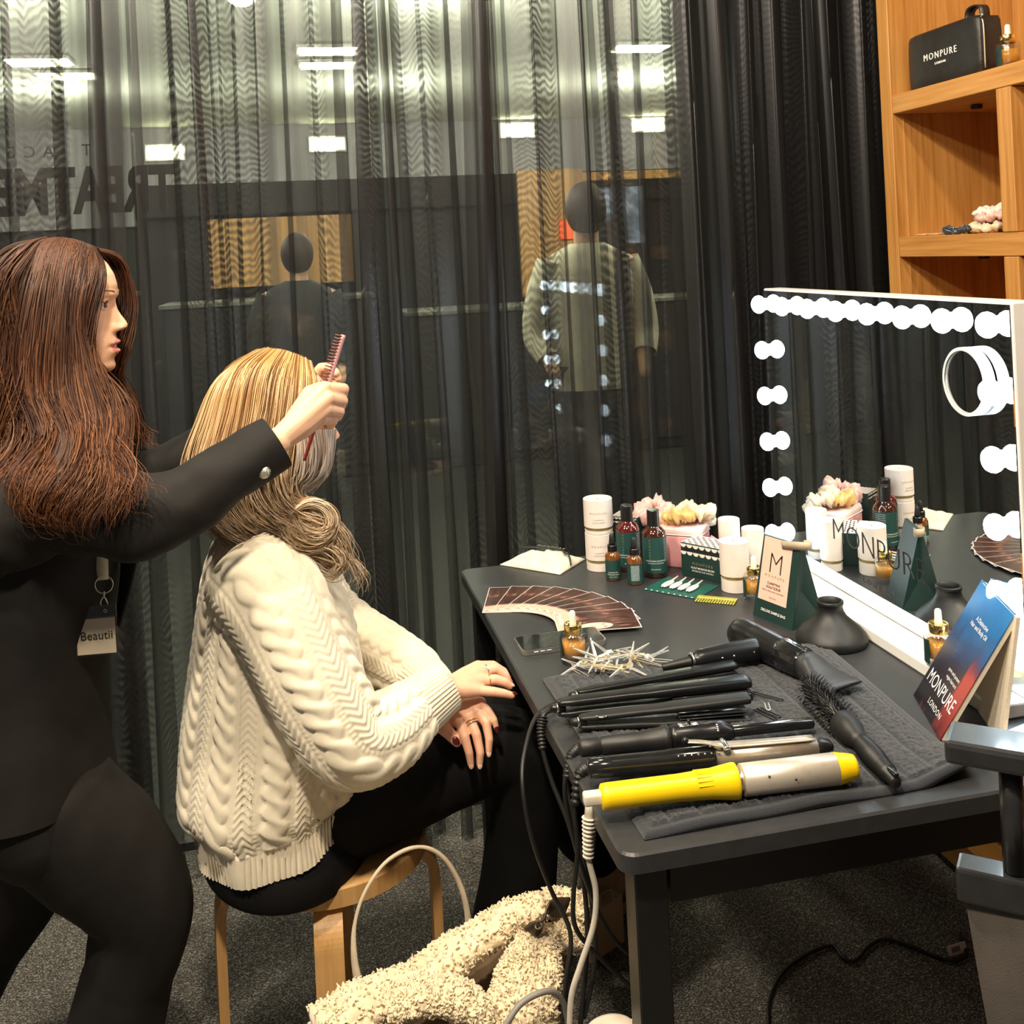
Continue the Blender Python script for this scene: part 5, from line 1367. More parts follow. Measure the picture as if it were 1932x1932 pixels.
def crown(M3, center, ell, az0, az1, n_, drop, grow=.10, x0=.0):
    """guides fanning from the crown over the back of the head and hanging down"""
    out = []
    for a in np.linspace(math.radians(az0), math.radians(az1), n_):
        g_ = []
        for ph in (6, 28, 52, 78):
            q = math.radians(ph); v = Vector((ell[0]*math.sin(q)*math.cos(a)+x0*math.cos(q), ell[1]*math.sin(q)*math.sin(a), ell[2]*math.cos(q)))*1.045
            g_.append(Vector(center)+v)
        for d_ in np.linspace(0, 1, 5)[1:]:
            r_ = 1.05+grow*d_
            g_.append(Vector(center)+Vector((ell[0]*r_*math.cos(a), ell[1]*r_*math.sin(a), .02-drop*d_)))
        out.append(g_)
    return out
# ------------------------------------------------------------------ blonde woman on the stool
HC = Vector((-.027, 1.88, 1.184))
MH = Matrix.Translation(HC) @ Matrix.Rotation(math.radians(4), 4, 'Y')
gb = G(); mi = []
V, F, m_ = head_mesh(120, 130)
gb.add(xform(V, MH), F); gb.m = list(m_)
def addb(VF, k=0):
    gb.add(VF[0], VF[1], k)
# trunk, neck and limbs (under the clothes)
addb(blob([('c', [(-.05, 1.88, 1.12), (-.062, 1.88, 1.03), (-.065, 1.88, .97)], [.050, .050, .062]),
           ('e', (-.06, 1.88, .86), (.085, .155, .14)), ('e', (-.06, 1.88, .68), (.085, .13, .16)), ('e', (-.06, 1.88, .545), (.10, .16, .10)),
           ('c', [(-.05, 1.725, .94), (.05, 1.685, .70), (.22, 1.745, .728)], [.045, .036, .024]),
           ('c', [(-.05, 2.035, .94), (.06, 2.06, .70), (.20, 1.86, .692)], [.045, .036, .024]),
           ('c', [(-.04, 1.84, .53), (.315, 1.852, .570), (.366, 1.857, .49), (.340, 1.863, .25), (.325, 1.87, .08)], [.07, .050, .042, .036, .030]),
           ('c', [(-.04, 1.95, .53), (.335, 1.99, .580), (.432, 2.03, .47), (.54, 2.15, .24), (.59, 2.2, .13)], [.07, .050, .04, .033, .03])], .009, 4))
# right hand (nearer), resting on the left one
def F_(pts): return [W(*p) for p in pts]
rp = W(842, 1300, 1.752)
mcp = {'i': W(902, 1258, 1.800), 'm': W(910, 1268, 1.785), 'r': W(908, 1285, 1.768), 'p': W(900, 1302, 1.752)}
RH = [('c', [W(830, 1308, 1.748), rp], [.022, .021])]
for k, r in (('i', .0125), ('m', .0135), ('r', .0135), ('p', .0125)):
    RH.append(('c', [rp.lerp(mcp[k], .12), rp.lerp(mcp[k], .6), mcp[k]], [.0165, .0145, r*.86]))
fing_r = {'i': F_([(930, 1256, 1.806), (950, 1268, 1.806), (958, 1280, 1.802)]), 'm': F_([(936, 1262, 1.790), (953, 1275, 1.788), (960, 1287, 1.786)]),
          'r': F_([(935, 1282, 1.768), (952, 1287, 1.766), (962, 1294, 1.766)]), 'p': F_([(932, 1305, 1.745), (950, 1308, 1.744), (966, 1312, 1.745)])}
for k in fing_r:
    s = .9 if k == 'p' else 1.0
    RH.append(('c', [mcp[k]]+fing_r[k], [.0098*s, .0086*s, .0078*s, .0064*s]))
addb(blob(RH, .0019, 4))
# left hand hanging over the knee
lp = W(842, 1346, 1.80)
lm = {'i': W(868, 1362, 1.758), 'm': W(884, 1352, 1.757), 'r': W(898, 1340, 1.760), 'p': W(906, 1327, 1.766)}
LH = [('c', [W(822, 1340, 1.83), lp], [.022, .021])]
for k in lm: LH.append(('c', [lp.lerp(lm[k], .1), lp.lerp(lm[k], .6), lm[k]], [.0165, .0140, .0108]))
fing_l = {'i': F_([(877, 1391, 1.736), (885, 1420, 1.728), (888, 1441, 1.728)]), 'm': F_([(899, 1386, 1.736), (906, 1420, 1.728), (905, 1441, 1.728)]),
          'r': F_([(917, 1364, 1.744), (923, 1394, 1.736), (922, 1418, 1.735)]), 'p': F_([(922, 1343, 1.754), (932, 1358, 1.748), (936, 1372, 1.746)])}
for k in fing_l:
    s = .88 if k == 'p' else 1.0
    LH.append(('c', [lm[k]]+fing_l[k], [.0092*s, .0080*s, .0070*s, .0056*s]))
LH.append(('c', [lp.lerp(lm['i'], .25), W(832, 1368, 1.762), W(850, 1386, 1.748), W(862, 1400, 1.742)], [.0165, .0125, .0100, .0080]))
addb(blob(LH, .0016, 4))
cl = gb.obj('person', None, None, True, [skin_pink, lip_mat])
tag(cl, 'blonde woman in a cream cable-knit jumper seated in profile on the stool', 'person')
eye_parts(MH, cl, brow=(.30, .19, .09))
nail(W(860.5, 1398, 1.7345), W(862, 1402, 1.742)-W(850, 1386, 1.748), (0, -1, .35), .0058, nail_dark, cl)
for k, hand in (('i', fing_l), ('m', fing_l), ('r', fing_l), ('p', fing_l)):
    t_, d_ = hand[k][2], hand[k][2]-hand[k][1]; nail(t_+Vector((0, -.0040, .0010))+d_.normalized()*.003, d_, (0, -1, .2), .0042, nail_pale if k != 'p' else nail_dark, cl)
for k in ('p', 'r', 'm'):
    t_, d_ = fing_r[k][2], fing_r[k][2]-fing_r[k][1]; nail(t_+Vector((.002, -.001, .0042))+d_.normalized()*.003, d_, (0, -.25, 1), .0042, nail_dark if k == 'p' else nail_pale, cl)
def ring(p0, p1, t, R, material, label, stone=False):
    p = p0.lerp(p1, t); d = (p1-p0).normalized(); y = Vector((0, 0, 1)) if abs(d.z) < .8 else Vector((1, 0, 0))
    M = basis(p, y.cross(d), d.cross(y.cross(d)))
    o = G().add(*torus(R, .0010, 28, 8), M=M).obj('finger_ring', material, None)
    if stone: G().add(*sphere(p+Vector((-.001, -.006, .0085)), (.0032, .0022, .0026), 10, 8)).obj('stone', mat('ring_stone', (.75, .72, .68), .08, .4), o)
    tag(o, label, 'ring', 'rings on the seated woman')
ring(mcp['r'], fing_r['r'][0], .55, .0102, gold, 'gold band ring on the ring finger of the upper hand')
ring(mcp['m'], fing_r['m'][0], .30, .0106, chrome, 'silver ring with a stone on the upper hand', True)
ring(lm['m'], fing_l['m'][0], .28, .0104, gold, 'wide gold ring on the hand hanging over the knee')
ring(lm['m'], fing_l['m'][0], .42, .0102, chrome, 'thin silver ring beside the wide gold one')
# jumper
knit = mat('cream_wool', (.86, .77, .60), .9, var=.04, vscale=60, bump=.35, bscale=1400, sheen=.3)
xa, ya = (1, 0, 0), (0, 1, 0)
def S(z, cx, a, b, tilt=0, cy=1.88): return ((cx, cy, z), (1, 0, tilt), ya, a, b)
secs = [S(.492, -.062, .136, .184, .16), S(.545, -.062, .138, .188, .12), S(.575, -.066, .152, .200, .06), S(.64, -.060, .152, .200, .03), S(.72, -.052, .148, .196), S(.80, -.050, .136, .188), S(.87, -.052, .122, .184), S(.925, -.056, .106, .180), S(.962, -.060, .088, .158), S(.990, -.062, .070, .118), S(1.012, -.060, .058, .078), S(1.035, -.056, .054, .060)]
Vt = loft(secs, 420, 250, .93)
Vt = cable_knit(Vt, 1.06, .55, 1, .055, .022, .85, .042, .096, .02)
wob = np.array([[.004*math.sin(9*j*2*PI/420+i*.03)+.006*math.sin(3*j*2*PI/420+i*.05) for j in range(420)] for i in range(250)])*np.clip(1-np.linspace(0, 1, 250)/.5, 0, 1)[:, None]
Vt += grid_normals(Vt)*wob[:, :, None]
ju = tube_grid_obj('jumper', Vt, knit, cl)
def sleeve(path, radii, name, ph):
    Vs = limb(path, radii, 170, 260)
    Vs = cable_knit(Vs, .40, .5, 2, 0, .062, .85, .042, .10, ph)
    return tube_grid_obj(name, Vs, knit, cl)
sleeve([(-.075, 1.765, .945), (-.045, 1.715, .915), (-.008, 1.680, .835), (.030, 1.664, .755), (.062, 1.664, .705), (.115, 1.690, .698), (.170, 1.722, .716), (.222, 1.748, .735)],
       [.085, .080, .074, .070, .067, .066, .060, .046, .040], 'jumper_sleeve', .0)
sleeve([(-.075, 1.995, .945), (-.045, 2.045, .915), (-.005, 2.075, .835), (.035, 2.085, .765), (.08, 2.070, .725), (.13, 2.00, .712), (.175, 1.925, .704), (.205, 1.872, .692), (.216, 1.84, .684)],
       [.085, .080, .074, .068, .064, .058, .050, .044, .040], 'jumper_sleeve', .03)
# leggings
def legging(path, radii, nm, seed):
    Vl = limb(path, radii, 44, 90); Vl = folds(Vl, .004, seed, (14, 8))
    return Vl
g = G()
hip = loft([((-.035, 1.872, .428), xa, ya, .110, .150), ((-.045, 1.872, .437), xa, ya, .134, .176), ((-.050, 1.875, .475), xa, ya, .142, .184), ((-.058, 1.88, .53), xa, ya, .124, .170), ((-.062, 1.885, .60), xa, ya, .118, .160), ((-.06, 1.885, .68), xa, ya, .10, .14)], 60, 40)
def addg(g, V, caps=True):
    m_, n_, _ = V.shape
    F = grid_faces(n_, m_, True)
    if caps: F += [tuple(range(n_))[::-1], tuple(range((m_-1)*n_, m_*n_))]
    g.add(V.reshape(-1, 3).tolist(), F)
addg(g, hip)
addg(g, legging([(-.06, 1.828, .520), (.08, 1.835, .535), (.22, 1.845, .560), (.315, 1.852, .574), (.362, 1.856, .545), (.372, 1.858, .47), (.355, 1.86, .36), (.335, 1.865, .22), (.325, 1.87, .06)], [.092, .092, .084, .076, .072, .068, .064, .064, .068, .078, .088], 'l', 3))
addg(g, legging([(-.06, 1.955, .525), (.10, 1.965, .545), (.24, 1.98, .570), (.345, 1.99, .585), (.395, 2.00, .555), (.43, 2.03, .47), (.48, 2.09, .36), (.54, 2.15, .24), (.60, 2.21, .16)], [.090, .092, .086, .076, .068, .062, .056, .054, .056, .060], 'l', 8))
g.obj('leggings', legging_black, cl)
# boots
beige = mat('beige_suede', (.42, .33, .24), .75, var=.12, vscale=30, bump=.2, bscale=400)
def boot(loc, ang, label):
    b = thing('ankle_boot', label, 'boot', loc, (0, 0, ang), group='boots of the seated woman')
    secs = [((-.055, 0, .030), xa, (0, 1, 0), .05, .034), ((-.05, 0, .06), (1, 0, -.25), ya, .055, .036), ((-.045, 0, .10), (1, 0, -.2), ya, .050, .037), ((-.04, 0, .145), xa, ya, .048, .040), ((-.038, 0, .175), xa, ya, .050, .042)]
    gg = G(); addg(gg, loft(secs, 36, 30)); up = gg.obj('shaft', beige, b)
    gg = G(); addg(gg, loft([((-.10, 0, .055), (0, 1, 0), (0, 0, 1), .030, .030), ((-.06, 0, .058), (0, 1, 0), (0, 0, 1), .036, .036), ((0, 0, .056), (0, 1, 0), (0, 0, 1), .038, .032), ((.06, 0, .047), (0, 1, 0), (0, 0, 1), .041, .024), ((.10, 0, .042), (0, 1, 0), (0, 0, 1), .036, .019), ((.125, 0, .038), (0, 1, 0), (0, 0, 1), .020, .012)], 32, 40)); gg.obj('vamp', beige, b)
    sole = [(x, y*.04) for x, y in [(-.11, -.6), (-.05, -.85), (.05, -1.05), (.10, -.9), (.13, -.4), (.135, .0), (.13, .4), (.10, .9), (.05, 1.05), (-.05, .85), (-.11, .6), (-.125, 0)]]
    G().add(*prism(sole, 0, .028)).obj('sole', mat('beige_rubber', (.34, .26, .19), .7), b, smooth=False)
    for k in range(3):
        G().add(*tube(crom([(.02-.02*k, -.030, .070+.010*k), (.02-.02*k, 0, .088+.012*k), (.02-.02*k, .030, .070+.010*k)], 12), .0020, 6)).obj('lace', ink_black, b)
    G().add(*tube(np.array([(x, y, .029) for x, y in sole]+[(sole[0][0], sole[0][1], .029)]), .0022, 6)).obj('welt', ink_black, b)
    return b
boot((.640, 2.255, 0), math.radians(35), 'beige laced ankle boot standing under the dressing table')
boot((.345, 1.83, 0), math.radians(8), 'beige ankle boot under the flared hem behind the shearling jacket')
# hair
blond = hair_mat('blonde_hair', [(0, (.16, .085, .045)), (.3, (.38, .24, .13)), (.6, (.60, .43, .26)), (1, (.82, .68, .50))], [(0, (.15, .065, .022)), (.3, (.32, .16, .055)), (.65, (.54, .31, .12)), (1, (.70, .47, .22))], 1.08, 1.24)
blond_u = mat('blonde_under', (.28, .16, .07), .6, var=.35, vscale=60)
ash = hair_mat('ash_blonde_hair', [(0, (.26, .18, .13)), (.4, (.50, .40, .33)), (.7, (.66, .56, .48)), (1, (.78, .70, .62))])
def mirY(guides, c=1.88): return [[Vector((p.x, 2*c-p.y, p.z)) for p in g_] for g_ in guides]
A_ = [F_(l) for l in (
    [(478, 664, 1.885), (405, 722, 1.875), (372, 800, 1.86), (350, 872, 1.85), (352, 930, 1.845), (392, 985, 1.84), (440, 1012, 1.82)],
    [(490, 660, 1.875), (428, 708, 1.815), (398, 800, 1.785), (380, 870, 1.775), (390, 930, 1.77), (430, 985, 1.765), (490, 1022, 1.755)],
    [(505, 658, 1.87), (462, 700, 1.795), (440, 790, 1.768), (424, 870, 1.757), (432, 930, 1.752), (470, 982, 1.748), (530, 1018, 1.738)],
    [(535, 662, 1.87), (508, 708, 1.795), (494, 790, 1.768), (478, 862, 1.757), (478, 922, 1.750), (505, 975, 1.742), (570, 1010, 1.732)],
    [(560, 670, 1.87), (553, 720, 1.805), (545, 790, 1.778), (530, 862, 1.765), (524, 912, 1.757), (545, 955, 1.748), (605, 985, 1.738)],
    [(585, 682, 1.875), (592, 722, 1.820), (592, 780, 1.802), (576, 850, 1.790), (560, 902, 1.780), (562, 938, 1.765), (606, 968, 1.752)])]
B_ = [F_(l) for l in ([(556, 798, 1.772), (560, 850, 1.768), (553, 897, 1.766), (525, 925, 1.764)], [(588, 804, 1.770), (592, 850, 1.767), (584, 897, 1.766), (548, 928, 1.764)],
                      [(616, 807, 1.778), (618, 850, 1.776), (607, 893, 1.774), (568, 926, 1.768)], [(634, 810, 1.795), (631, 848, 1.794), (618, 888, 1.790), (588, 918, 1.782)])]
def loop(cx, cy, r, Y, a0, a1, n_=12, grow=0): return [W(cx+(r+grow*k)*math.cos(math.radians(a0+(a1-a0)*k/n_)), cy-(r+grow*k)*.95*math.sin(math.radians(a0+(a1-a0)*k/n_)), Y-.002*k) for k in range(n_+1)]
C_ = [loop(588, 985, 24, 1.748, 150, -170), loop(588, 985, 31, 1.738, 160, -190), loop(588, 986, 38, 1.732, 170, -180), loop(590, 986, 44, 1.742, 165, -150)]
D_ = [F_(l) for l in ([(440, 950, 1.765), (480, 1005, 1.745), (540, 1030, 1.732), (600, 1040, 1.730), (635, 1062, 1.735), (622, 1088, 1.74)], [(465, 940, 1.76), (520, 990, 1.738), (580, 1018, 1.728), (630, 1022, 1.730), (652, 1050, 1.735), (634, 1080, 1.74)],
                      [(500, 930, 1.758), (560, 965, 1.738), (612, 985, 1.73), (642, 1008, 1.735), (648, 1040, 1.74), (640, 1066, 1.745)], [(430, 965, 1.79), (470, 1025, 1.76), (530, 1050, 1.745), (590, 1060, 1.740), (625, 1080, 1.745), (640, 1072, 1.75)])]
strands([(A_, 10), (mirY(A_), 5), (D_, 3.2), (C_, 2.4), (crown(None, HC, (.106, .083, .101), 120, 240, 7, .20, .05, -.005), 3)], 3800, 'hair', blond, cl, .00105, 5, 26, 3, .0085, .0045, 1.6, blond_u, .009, tuple(HC), .16, (.104, .082, .100), .06)
W_ = [F_(l) for l in ([(600, 950, 1.75), (640, 975, 1.745), (660, 1020, 1.745), (655, 1070, 1.75)], [(610, 1000, 1.745), (655, 1030, 1.74), (672, 1075, 1.745), (645, 1100, 1.75)], [(620, 1030, 1.745), (660, 1060, 1.74), (690, 1075, 1.745), (708, 1100, 1.75)])]
strands([(W_, 1)], 46, 'flyaway_hair', blond, cl, .0006, 9, 22, 3, .012, .006, 1.2, None, 0, None, .6)
strands([(B_, 1)], 420, 'combed_section', ash, cl, .0012, 6, 18, 3, .0045, .0015, 1.0, mat('ash_under', (.34, .26, .20), .6, var=.3), .004, tuple(HC))
scalp_cap(HC, Matrix.Rotation(math.radians(4), 4, 'Y'), blond_u, cl, xlim=.05, s=1.015)
# ------------------------------------------------------------------ stylist
SC = Vector((-.359, 1.80, 1.402))
MS = Matrix.Translation(SC) @ Matrix.Rotation(math.radians(3), 4, 'Y')
gb = G()
V, F, m_ = head_mesh(130, 140, .0012)
gb.add(xform(V, MS), F); gb.m = list(m_)
wr, wl = W(522, 834, 1.655), W(560, 752, 1.985)
addb(blob([('c', [(-.385, 1.80, 1.33), (-.40, 1.80, 1.24), (-.405, 1.80, 1.17)], [.050, .050, .065]), ('e', (-.405, 1.80, 1.05), (.09, .15, .14)), ('e', (-.415, 1.80, .87), (.085, .125, .16)), ('e', (-.43, 1.80, .74), (.10, .145, .11)),
           ('c', [(-.42, 1.65, 1.11), W(268, 970, 1.62), wr], [.045, .037, .022]), ('c', [(-.41, 1.95, 1.11), W(300, 905, 2.03), wl], [.045, .037, .022]),
           ('c', [(-.425, 1.76, .70), (-.312, 1.757, .53), (-.275, 1.767, .455), (-.345, 1.80, .15), (-.36, 1.805, .06)], [.055, .060, .052, .036, .034]), ('c', [(-.44, 1.85, .70), (-.475, 1.945, .46), (-.70, 2.02, .10)], [.055, .052, .036])], .009, 4))
# right hand closed round the comb
sm = {'i': W(612, 733, 1.690), 'm': W(618, 751, 1.682), 'r': W(614, 771, 1.682), 'p': W(604, 790, 1.688)}
sf = {'i': F_([(648, 734, 1.712), (646, 746, 1.745), (622, 752, 1.756)]), 'm': F_([(646, 756, 1.708), (642, 768, 1.742), (618, 772, 1.752)]),
      'r': F_([(640, 776, 1.708), (636, 786, 1.740), (614, 788, 1.750)]), 'p': F_([(628, 794, 1.710), (624, 802, 1.738), (606, 803, 1.748)])}
SH = [('c', [W(508, 842, 1.65), wr], [.023, .022])]
for k in sm:
    SH.append(('c', [wr.lerp(sm[k], .08), wr.lerp(sm[k], .55), sm[k]], [.0175, .0165, .0118])); s = .88 if k == 'p' else 1
    SH.append(('c', [sm[k]]+sf[k], [.0108*s, .0094*s, .0085*s, .0072*s]))
SH.append(('c', [wr.lerp(sm['i'], .3), W(585, 742, 1.715), W(612, 730, 1.742), W(628, 727, 1.756)], [.0165, .0130, .0105, .0085]))
addb(blob(SH, .0019, 4))
# left hand on the far side of the head
sm2 = {'i': W(592, 712, 1.955), 'm': W(598, 722, 1.972), 'r': W(598, 735, 1.988), 'p': W(592, 748, 2.0)}
sf2 = {'i': F_([(606, 694, 1.945), (622, 692, 1.935), (634, 704, 1.925)]), 'm': F_([(618, 700, 1.955), (632, 702, 1.94), (638, 714, 1.93)]), 'r': F_([(622, 718, 1.97), (634, 722, 1.955), (636, 734, 1.945)]), 'p': F_([(616, 738, 1.985), (626, 744, 1.97), (626, 752, 1.96)])}
SH = [('c', [W(545, 760, 1.99), wl], [.023, .022])]
for k in sm2:
    SH.append(('c', [wl.lerp(sm2[k], .08), wl.lerp(sm2[k], .55), sm2[k]], [.0175, .0155, .0118])); s = .88 if k == 'p' else 1
    SH.append(('c', [sm2[k]]+sf2[k], [.0108*s, .0094*s, .0085*s, .0072*s]))
addb(blob(SH, .0021, 4))
st = gb.obj('person', None, None, True, [skin, lip_mat])
tag(st, 'stylist with long brown hair in a black trouser suit standing and combing hair', 'person')
eye_parts(MS, st)
G().add(*box(.0835, .0880, -.010, .010, -.0705, -.0662, .001, 2), M=MS).obj('teeth', mat('teeth', (.85, .82, .76), .25), st)
for k in ('i', 'm', 'r'):
    pass
# blazer
secs = [S(.655, -.432, .120, .178, 0, 1.80), S(.72, -.428, .118, .172, 0, 1.80), S(.80, -.418, .108, .158, 0, 1.80), S(.88, -.410, .106, .155, 0, 1.80), S(.96, -.402, .122, .165, 0, 1.80), S(1.04, -.402, .124, .176, 0, 1.80), S(1.10, -.412, .108, .182, 0, 1.80), S(1.145, -.420, .088, .152, 0, 1.80), S(1.18, -.415, .068, .10, 0, 1.80), S(1.205, -.41, .056, .068, 0, 1.80)]
Vb = folds(loft(secs, 72, 90), .006, 4, (7, 6))
bl = tube_grid_obj('blazer', Vb, cloth_black, st)
lap = [W(212, 800, 1.75), W(238, 900, 1.745), W(246, 1000, 1.745), W(240, 1080, 1.745), W(222, 1180, 1.745)]
G().add(*ribbon(crom(lap, 30), np.interp(np.linspace(0, 1, 30), [0, .5, 1], [.03, .06, .012]), .004, (.6, -.8, 0))).obj('lapel', cloth_black, bl)
def jacket_sleeve(path, radii, seed):
    Vs = limb(path, radii, 48, 110); mk = np.clip(1.3-np.linspace(0, 1, 110), 0, 1)
    return tube_grid_obj('blazer_sleeve', folds(Vs, .0115, seed, (13, 13), mk), cloth_black, st)
sl = jacket_sleeve([(-.425, 1.72, 1.085), (-.43, 1.665, 1.080), W(110, 948, 1.635), W(190, 972, 1.622), W(270, 972, 1.622), W(350, 944, 1.628), W(440, 886, 1.640), W(521, 833, 1.655)], [.066, .072, .070, .066, .063, .058, .051, .045, .043], 2)
jacket_sleeve([(-.415, 1.88, 1.085), (-.415, 1.935, 1.080), W(190, 925, 2.0), W(270, 915, 2.03), W(330, 890, 2.03), W(420, 835, 2.02), W(500, 790, 2.0), W(555, 756, 1.985)], [.066, .072, .070, .066, .062, .056, .050, .044, .042], 7)
bt_ = W(498, 891, 1.6080)
bo = G().add(*sphere(bt_, (.0085, .0040, .0092), 18, 10)).obj('sleeve_button', mat('crystal_button', (.78, .74, .66), .12, .8, bump=.6, bscale=500), sl)
G().add(*torus(.0086, .0013, 24, 6, 'y'), M=Matrix.Translation(bt_)).obj('button_rim', chrome, bo)
# trousers
def trouser(path, radii, seed):
    Vl = limb(path, radii, 52, 110); return folds(Vl, .007, seed, (9, 5))
g = G()
addg(g, loft([((-.40, 1.80, .520), xa, ya, .030, .060), ((-.40, 1.80, .55), xa, ya, .080, .120), ((-.41, 1.80, .60), xa, ya, .108, .158), ((-.42, 1.80, .66), xa, ya, .112, .164), ((-.425, 1.80, .74), xa, ya, .106, .154), ((-.42, 1.80, .84), xa, ya, .090, .130)], 56, 40))
addg(g, trouser([(-.435, 1.755, .74), (-.385, 1.745, .63), (-.312, 1.755, .53), (-.272, 1.765, .455), (-.285, 1.775, .38), (-.315, 1.79, .28), (-.345, 1.80, .15), (-.365, 1.805, .012)], [.060, .096, .096, .086, .076, .070, .076, .090, .108], 5))
addg(g, trouser([(-.44, 1.85, .74), (-.445, 1.88, .63), (-.455, 1.92, .54), (-.475, 1.945, .46), (-.54, 1.97, .36), (-.62, 2.0, .24), (-.70, 2.02, .12), (-.75, 2.03, .012)], [.060, .096, .096, .088, .082, .080, .084, .092, .100], 9))
g.obj('trousers', cloth_black, st)
# hair
brown = hair_mat('brown_hair', [(0, (.035, .012, .006)), (.4, (.085, .030, .013)), (.75, (.16, .060, .024)), (1, (.30, .125, .05))], [(0, (.022, .009, .006)), (.5, (.055, .021, .011)), (1, (.12, .048, .022))], 1.16, 1.36, .46, .3)
brown_u = mat('brown_under', (.030, .012, .007), .6, var=.4, vscale=50)
SG = [F_(l) for l in (
    [(178, 470, 1.795), (190, 512, 1.736), (174, 600, 1.720), (174, 690, 1.710), (212, 770, 1.698), (236, 850, 1.625), (258, 915, 1.550), (268, 945, 1.542)],
    [(162, 462, 1.795), (158, 520, 1.728), (146, 620, 1.706), (160, 715, 1.692), (205, 805, 1.655), (200, 885, 1.575), (185, 950, 1.538), (212, 985, 1.538)],
    [(140, 455, 1.795), (125, 520, 1.722), (112, 620, 1.698), (120, 728, 1.682), (148, 818, 1.630), (128, 895, 1.560), (118, 955, 1.540), (152, 990, 1.54)],
    [(115, 450, 1.795), (80, 520, 1.724), (65, 635, 1.700), (68, 740, 1.686), (92, 830, 1.635), (62, 905, 1.570), (76, 965, 1.550), (112, 985, 1.55)],
    [(92, 452, 1.798), (38, 520, 1.735), (18, 640, 1.722), (22, 748, 1.712), (42, 838, 1.690), (15, 915, 1.650), (20, 980, 1.620), (40, 1005, 1.61)],
    [(76, 456, 1.80), (0, 530, 1.765), (-22, 650, 1.758), (-20, 760, 1.750), (-5, 845, 1.735), (-30, 925, 1.70), (-20, 995, 1.68), (-5, 1010, 1.67)],
    [(68, 460, 1.805), (-22, 545, 1.80), (-48, 660, 1.80), (-48, 770, 1.80), (-35, 855, 1.79), (-58, 935, 1.77), (-50, 1000, 1.76), (-40, 1020, 1.75)])]
FG = [F_(l) for l in ([(186, 472, 1.80), (222, 486, 1.845), (240, 520, 1.868), (244, 570, 1.875), (228, 640, 1.872), (222, 710, 1.872), (238, 780, 1.880), (246, 850, 1.89)],
                      [(180, 470, 1.80), (212, 488, 1.850), (226, 530, 1.878), (226, 590, 1.884), (212, 660, 1.880), (206, 730, 1.880), (220, 800, 1.886), (232, 870, 1.89)],
                      [(165, 464, 1.80), (180, 500, 1.868), (186, 580, 1.890), (180, 680, 1.892), (185, 760, 1.893), (200, 840, 1.896), (205, 900, 1.90)])]
strands([(SG, 10), (mirY(SG[1:], 1.80), 3.5), (FG, 2.0), (crown(None, SC, (.104, .082, .099), 110, 250, 8, .36, .35, -.005), 4.5)], 5400, 'hair', brown, st, .00098, 11, 32, 3, .0105, .0185, 2.4, brown_u, .016, tuple(SC), .25, (.102, .080, .100), .26)
scalp_cap(SC, Matrix.Rotation(math.radians(3), 4, 'Y'), brown_u, st, xlim=.040, s=1.015)
# comb in her hand
cb = thing('teasing_comb', 'dark bristled teasing comb with a red-brown tail in the stylist hand', 'comb', W(648, 632, 1.742))
o_ = W(648, 632, 1.742); e_ = W(574, 869, 1.742)-o_
ax = e_.normalized(); sd = Vector((-1, 0, 0)); sd = (sd-ax*sd.dot(ax)).normalized()
tort = mat('comb_brown', (.16, .035, .022), .25, var=.3, vscale=80)
G().add(*tube(crom([Vector((0, 0, 0)), e_*.30, e_*.48], 20), [.0042]*20, 10)).obj('spine', mat('comb_mauve', (.42, .24, .25), .3), cb)
G().add(*tube(crom([e_*.47, e_*.75, e_], 20), np.linspace(.0042, .0028, 20), 10)).obj('tail', mat('comb_red', (.32, .05, .03), .3), cb)
for r_ in range(3):
    for k in range(17):
        p = e_*(.012+.40*k/16)+Vector((0, .0028*(r_-1), 0))
        G().add(*tube([p, p+sd*.0135], [.0013, .0009], 5)).obj('bristle', tort, cb) if r_ == 0 and k == 0 else None
b_src = [c for c in cb.children if c.name.startswith('bristle')][0]
for r_ in range(3):
    for k in range(17):
        if r_ == 0 and k == 0: continue
        q = b_src.copy(); COL.objects.link(q); q.parent = cb; q.location = e_*(.40*k/16)+Vector((0, .0028*r_, 0))
# lanyard and badge
ly_ = thing('lanyard_badge', 'clear badge holder reading Beautii on a cream ribbon lanyard', 'badge', (0, 0, 0))
YB = 1.690
cream_rib = mat('cream_ribbon', (.72, .62, .46), .6)
sp_ = crom([W(186, 900, 1.72), W(182, 960, 1.715), W(188, 1020, 1.695), W(192, 1062, 1.690), W(195, 1094, YB)], 40)
rb_ = G().add(*ribbon(sp_, np.interp(np.linspace(0, 1, 40), [0, .7, 1], [.019, .019, .015]), .0012, (1, -.1, 0))).obj('ribbon', cream_rib, ly_)
G().add(*torus(.0128, .0010, 32, 8, 'y'), M=Matrix.Translation(W(196, 1103, YB))).obj('split_ring', chrome, ly_)
hk = W(196, 1135, YB)
G().add(*tube(crom([W(196, 1115, YB), W(196, 1124, YB)], 6), .0016, 8)).obj('swivel', chrome, ly_)
G().add(*tube(crom([hk+Vector((0, 0, .008)), hk+Vector((-.0042, 0, .002)), hk+Vector((-.0046, 0, -.005)), hk+Vector((0, 0, -.0100)), hk+Vector((.0046, 0, -.005)), hk+Vector((.0030, 0, .003)), hk+Vector((0, 0, .008))], 30), .0011, 8)).obj('hook', chrome, ly_)
tl = W(158, 1146, YB); tr = W(241, 1139, YB-.012); bl_ = W(142, 1241, YB); br_ = W(224, 1230, YB-.012)
ex = (tr-tl); ey = (tl-bl_)
Mb2 = basis(bl_, ex, ey)
wB, hB = ex.length, ey.length
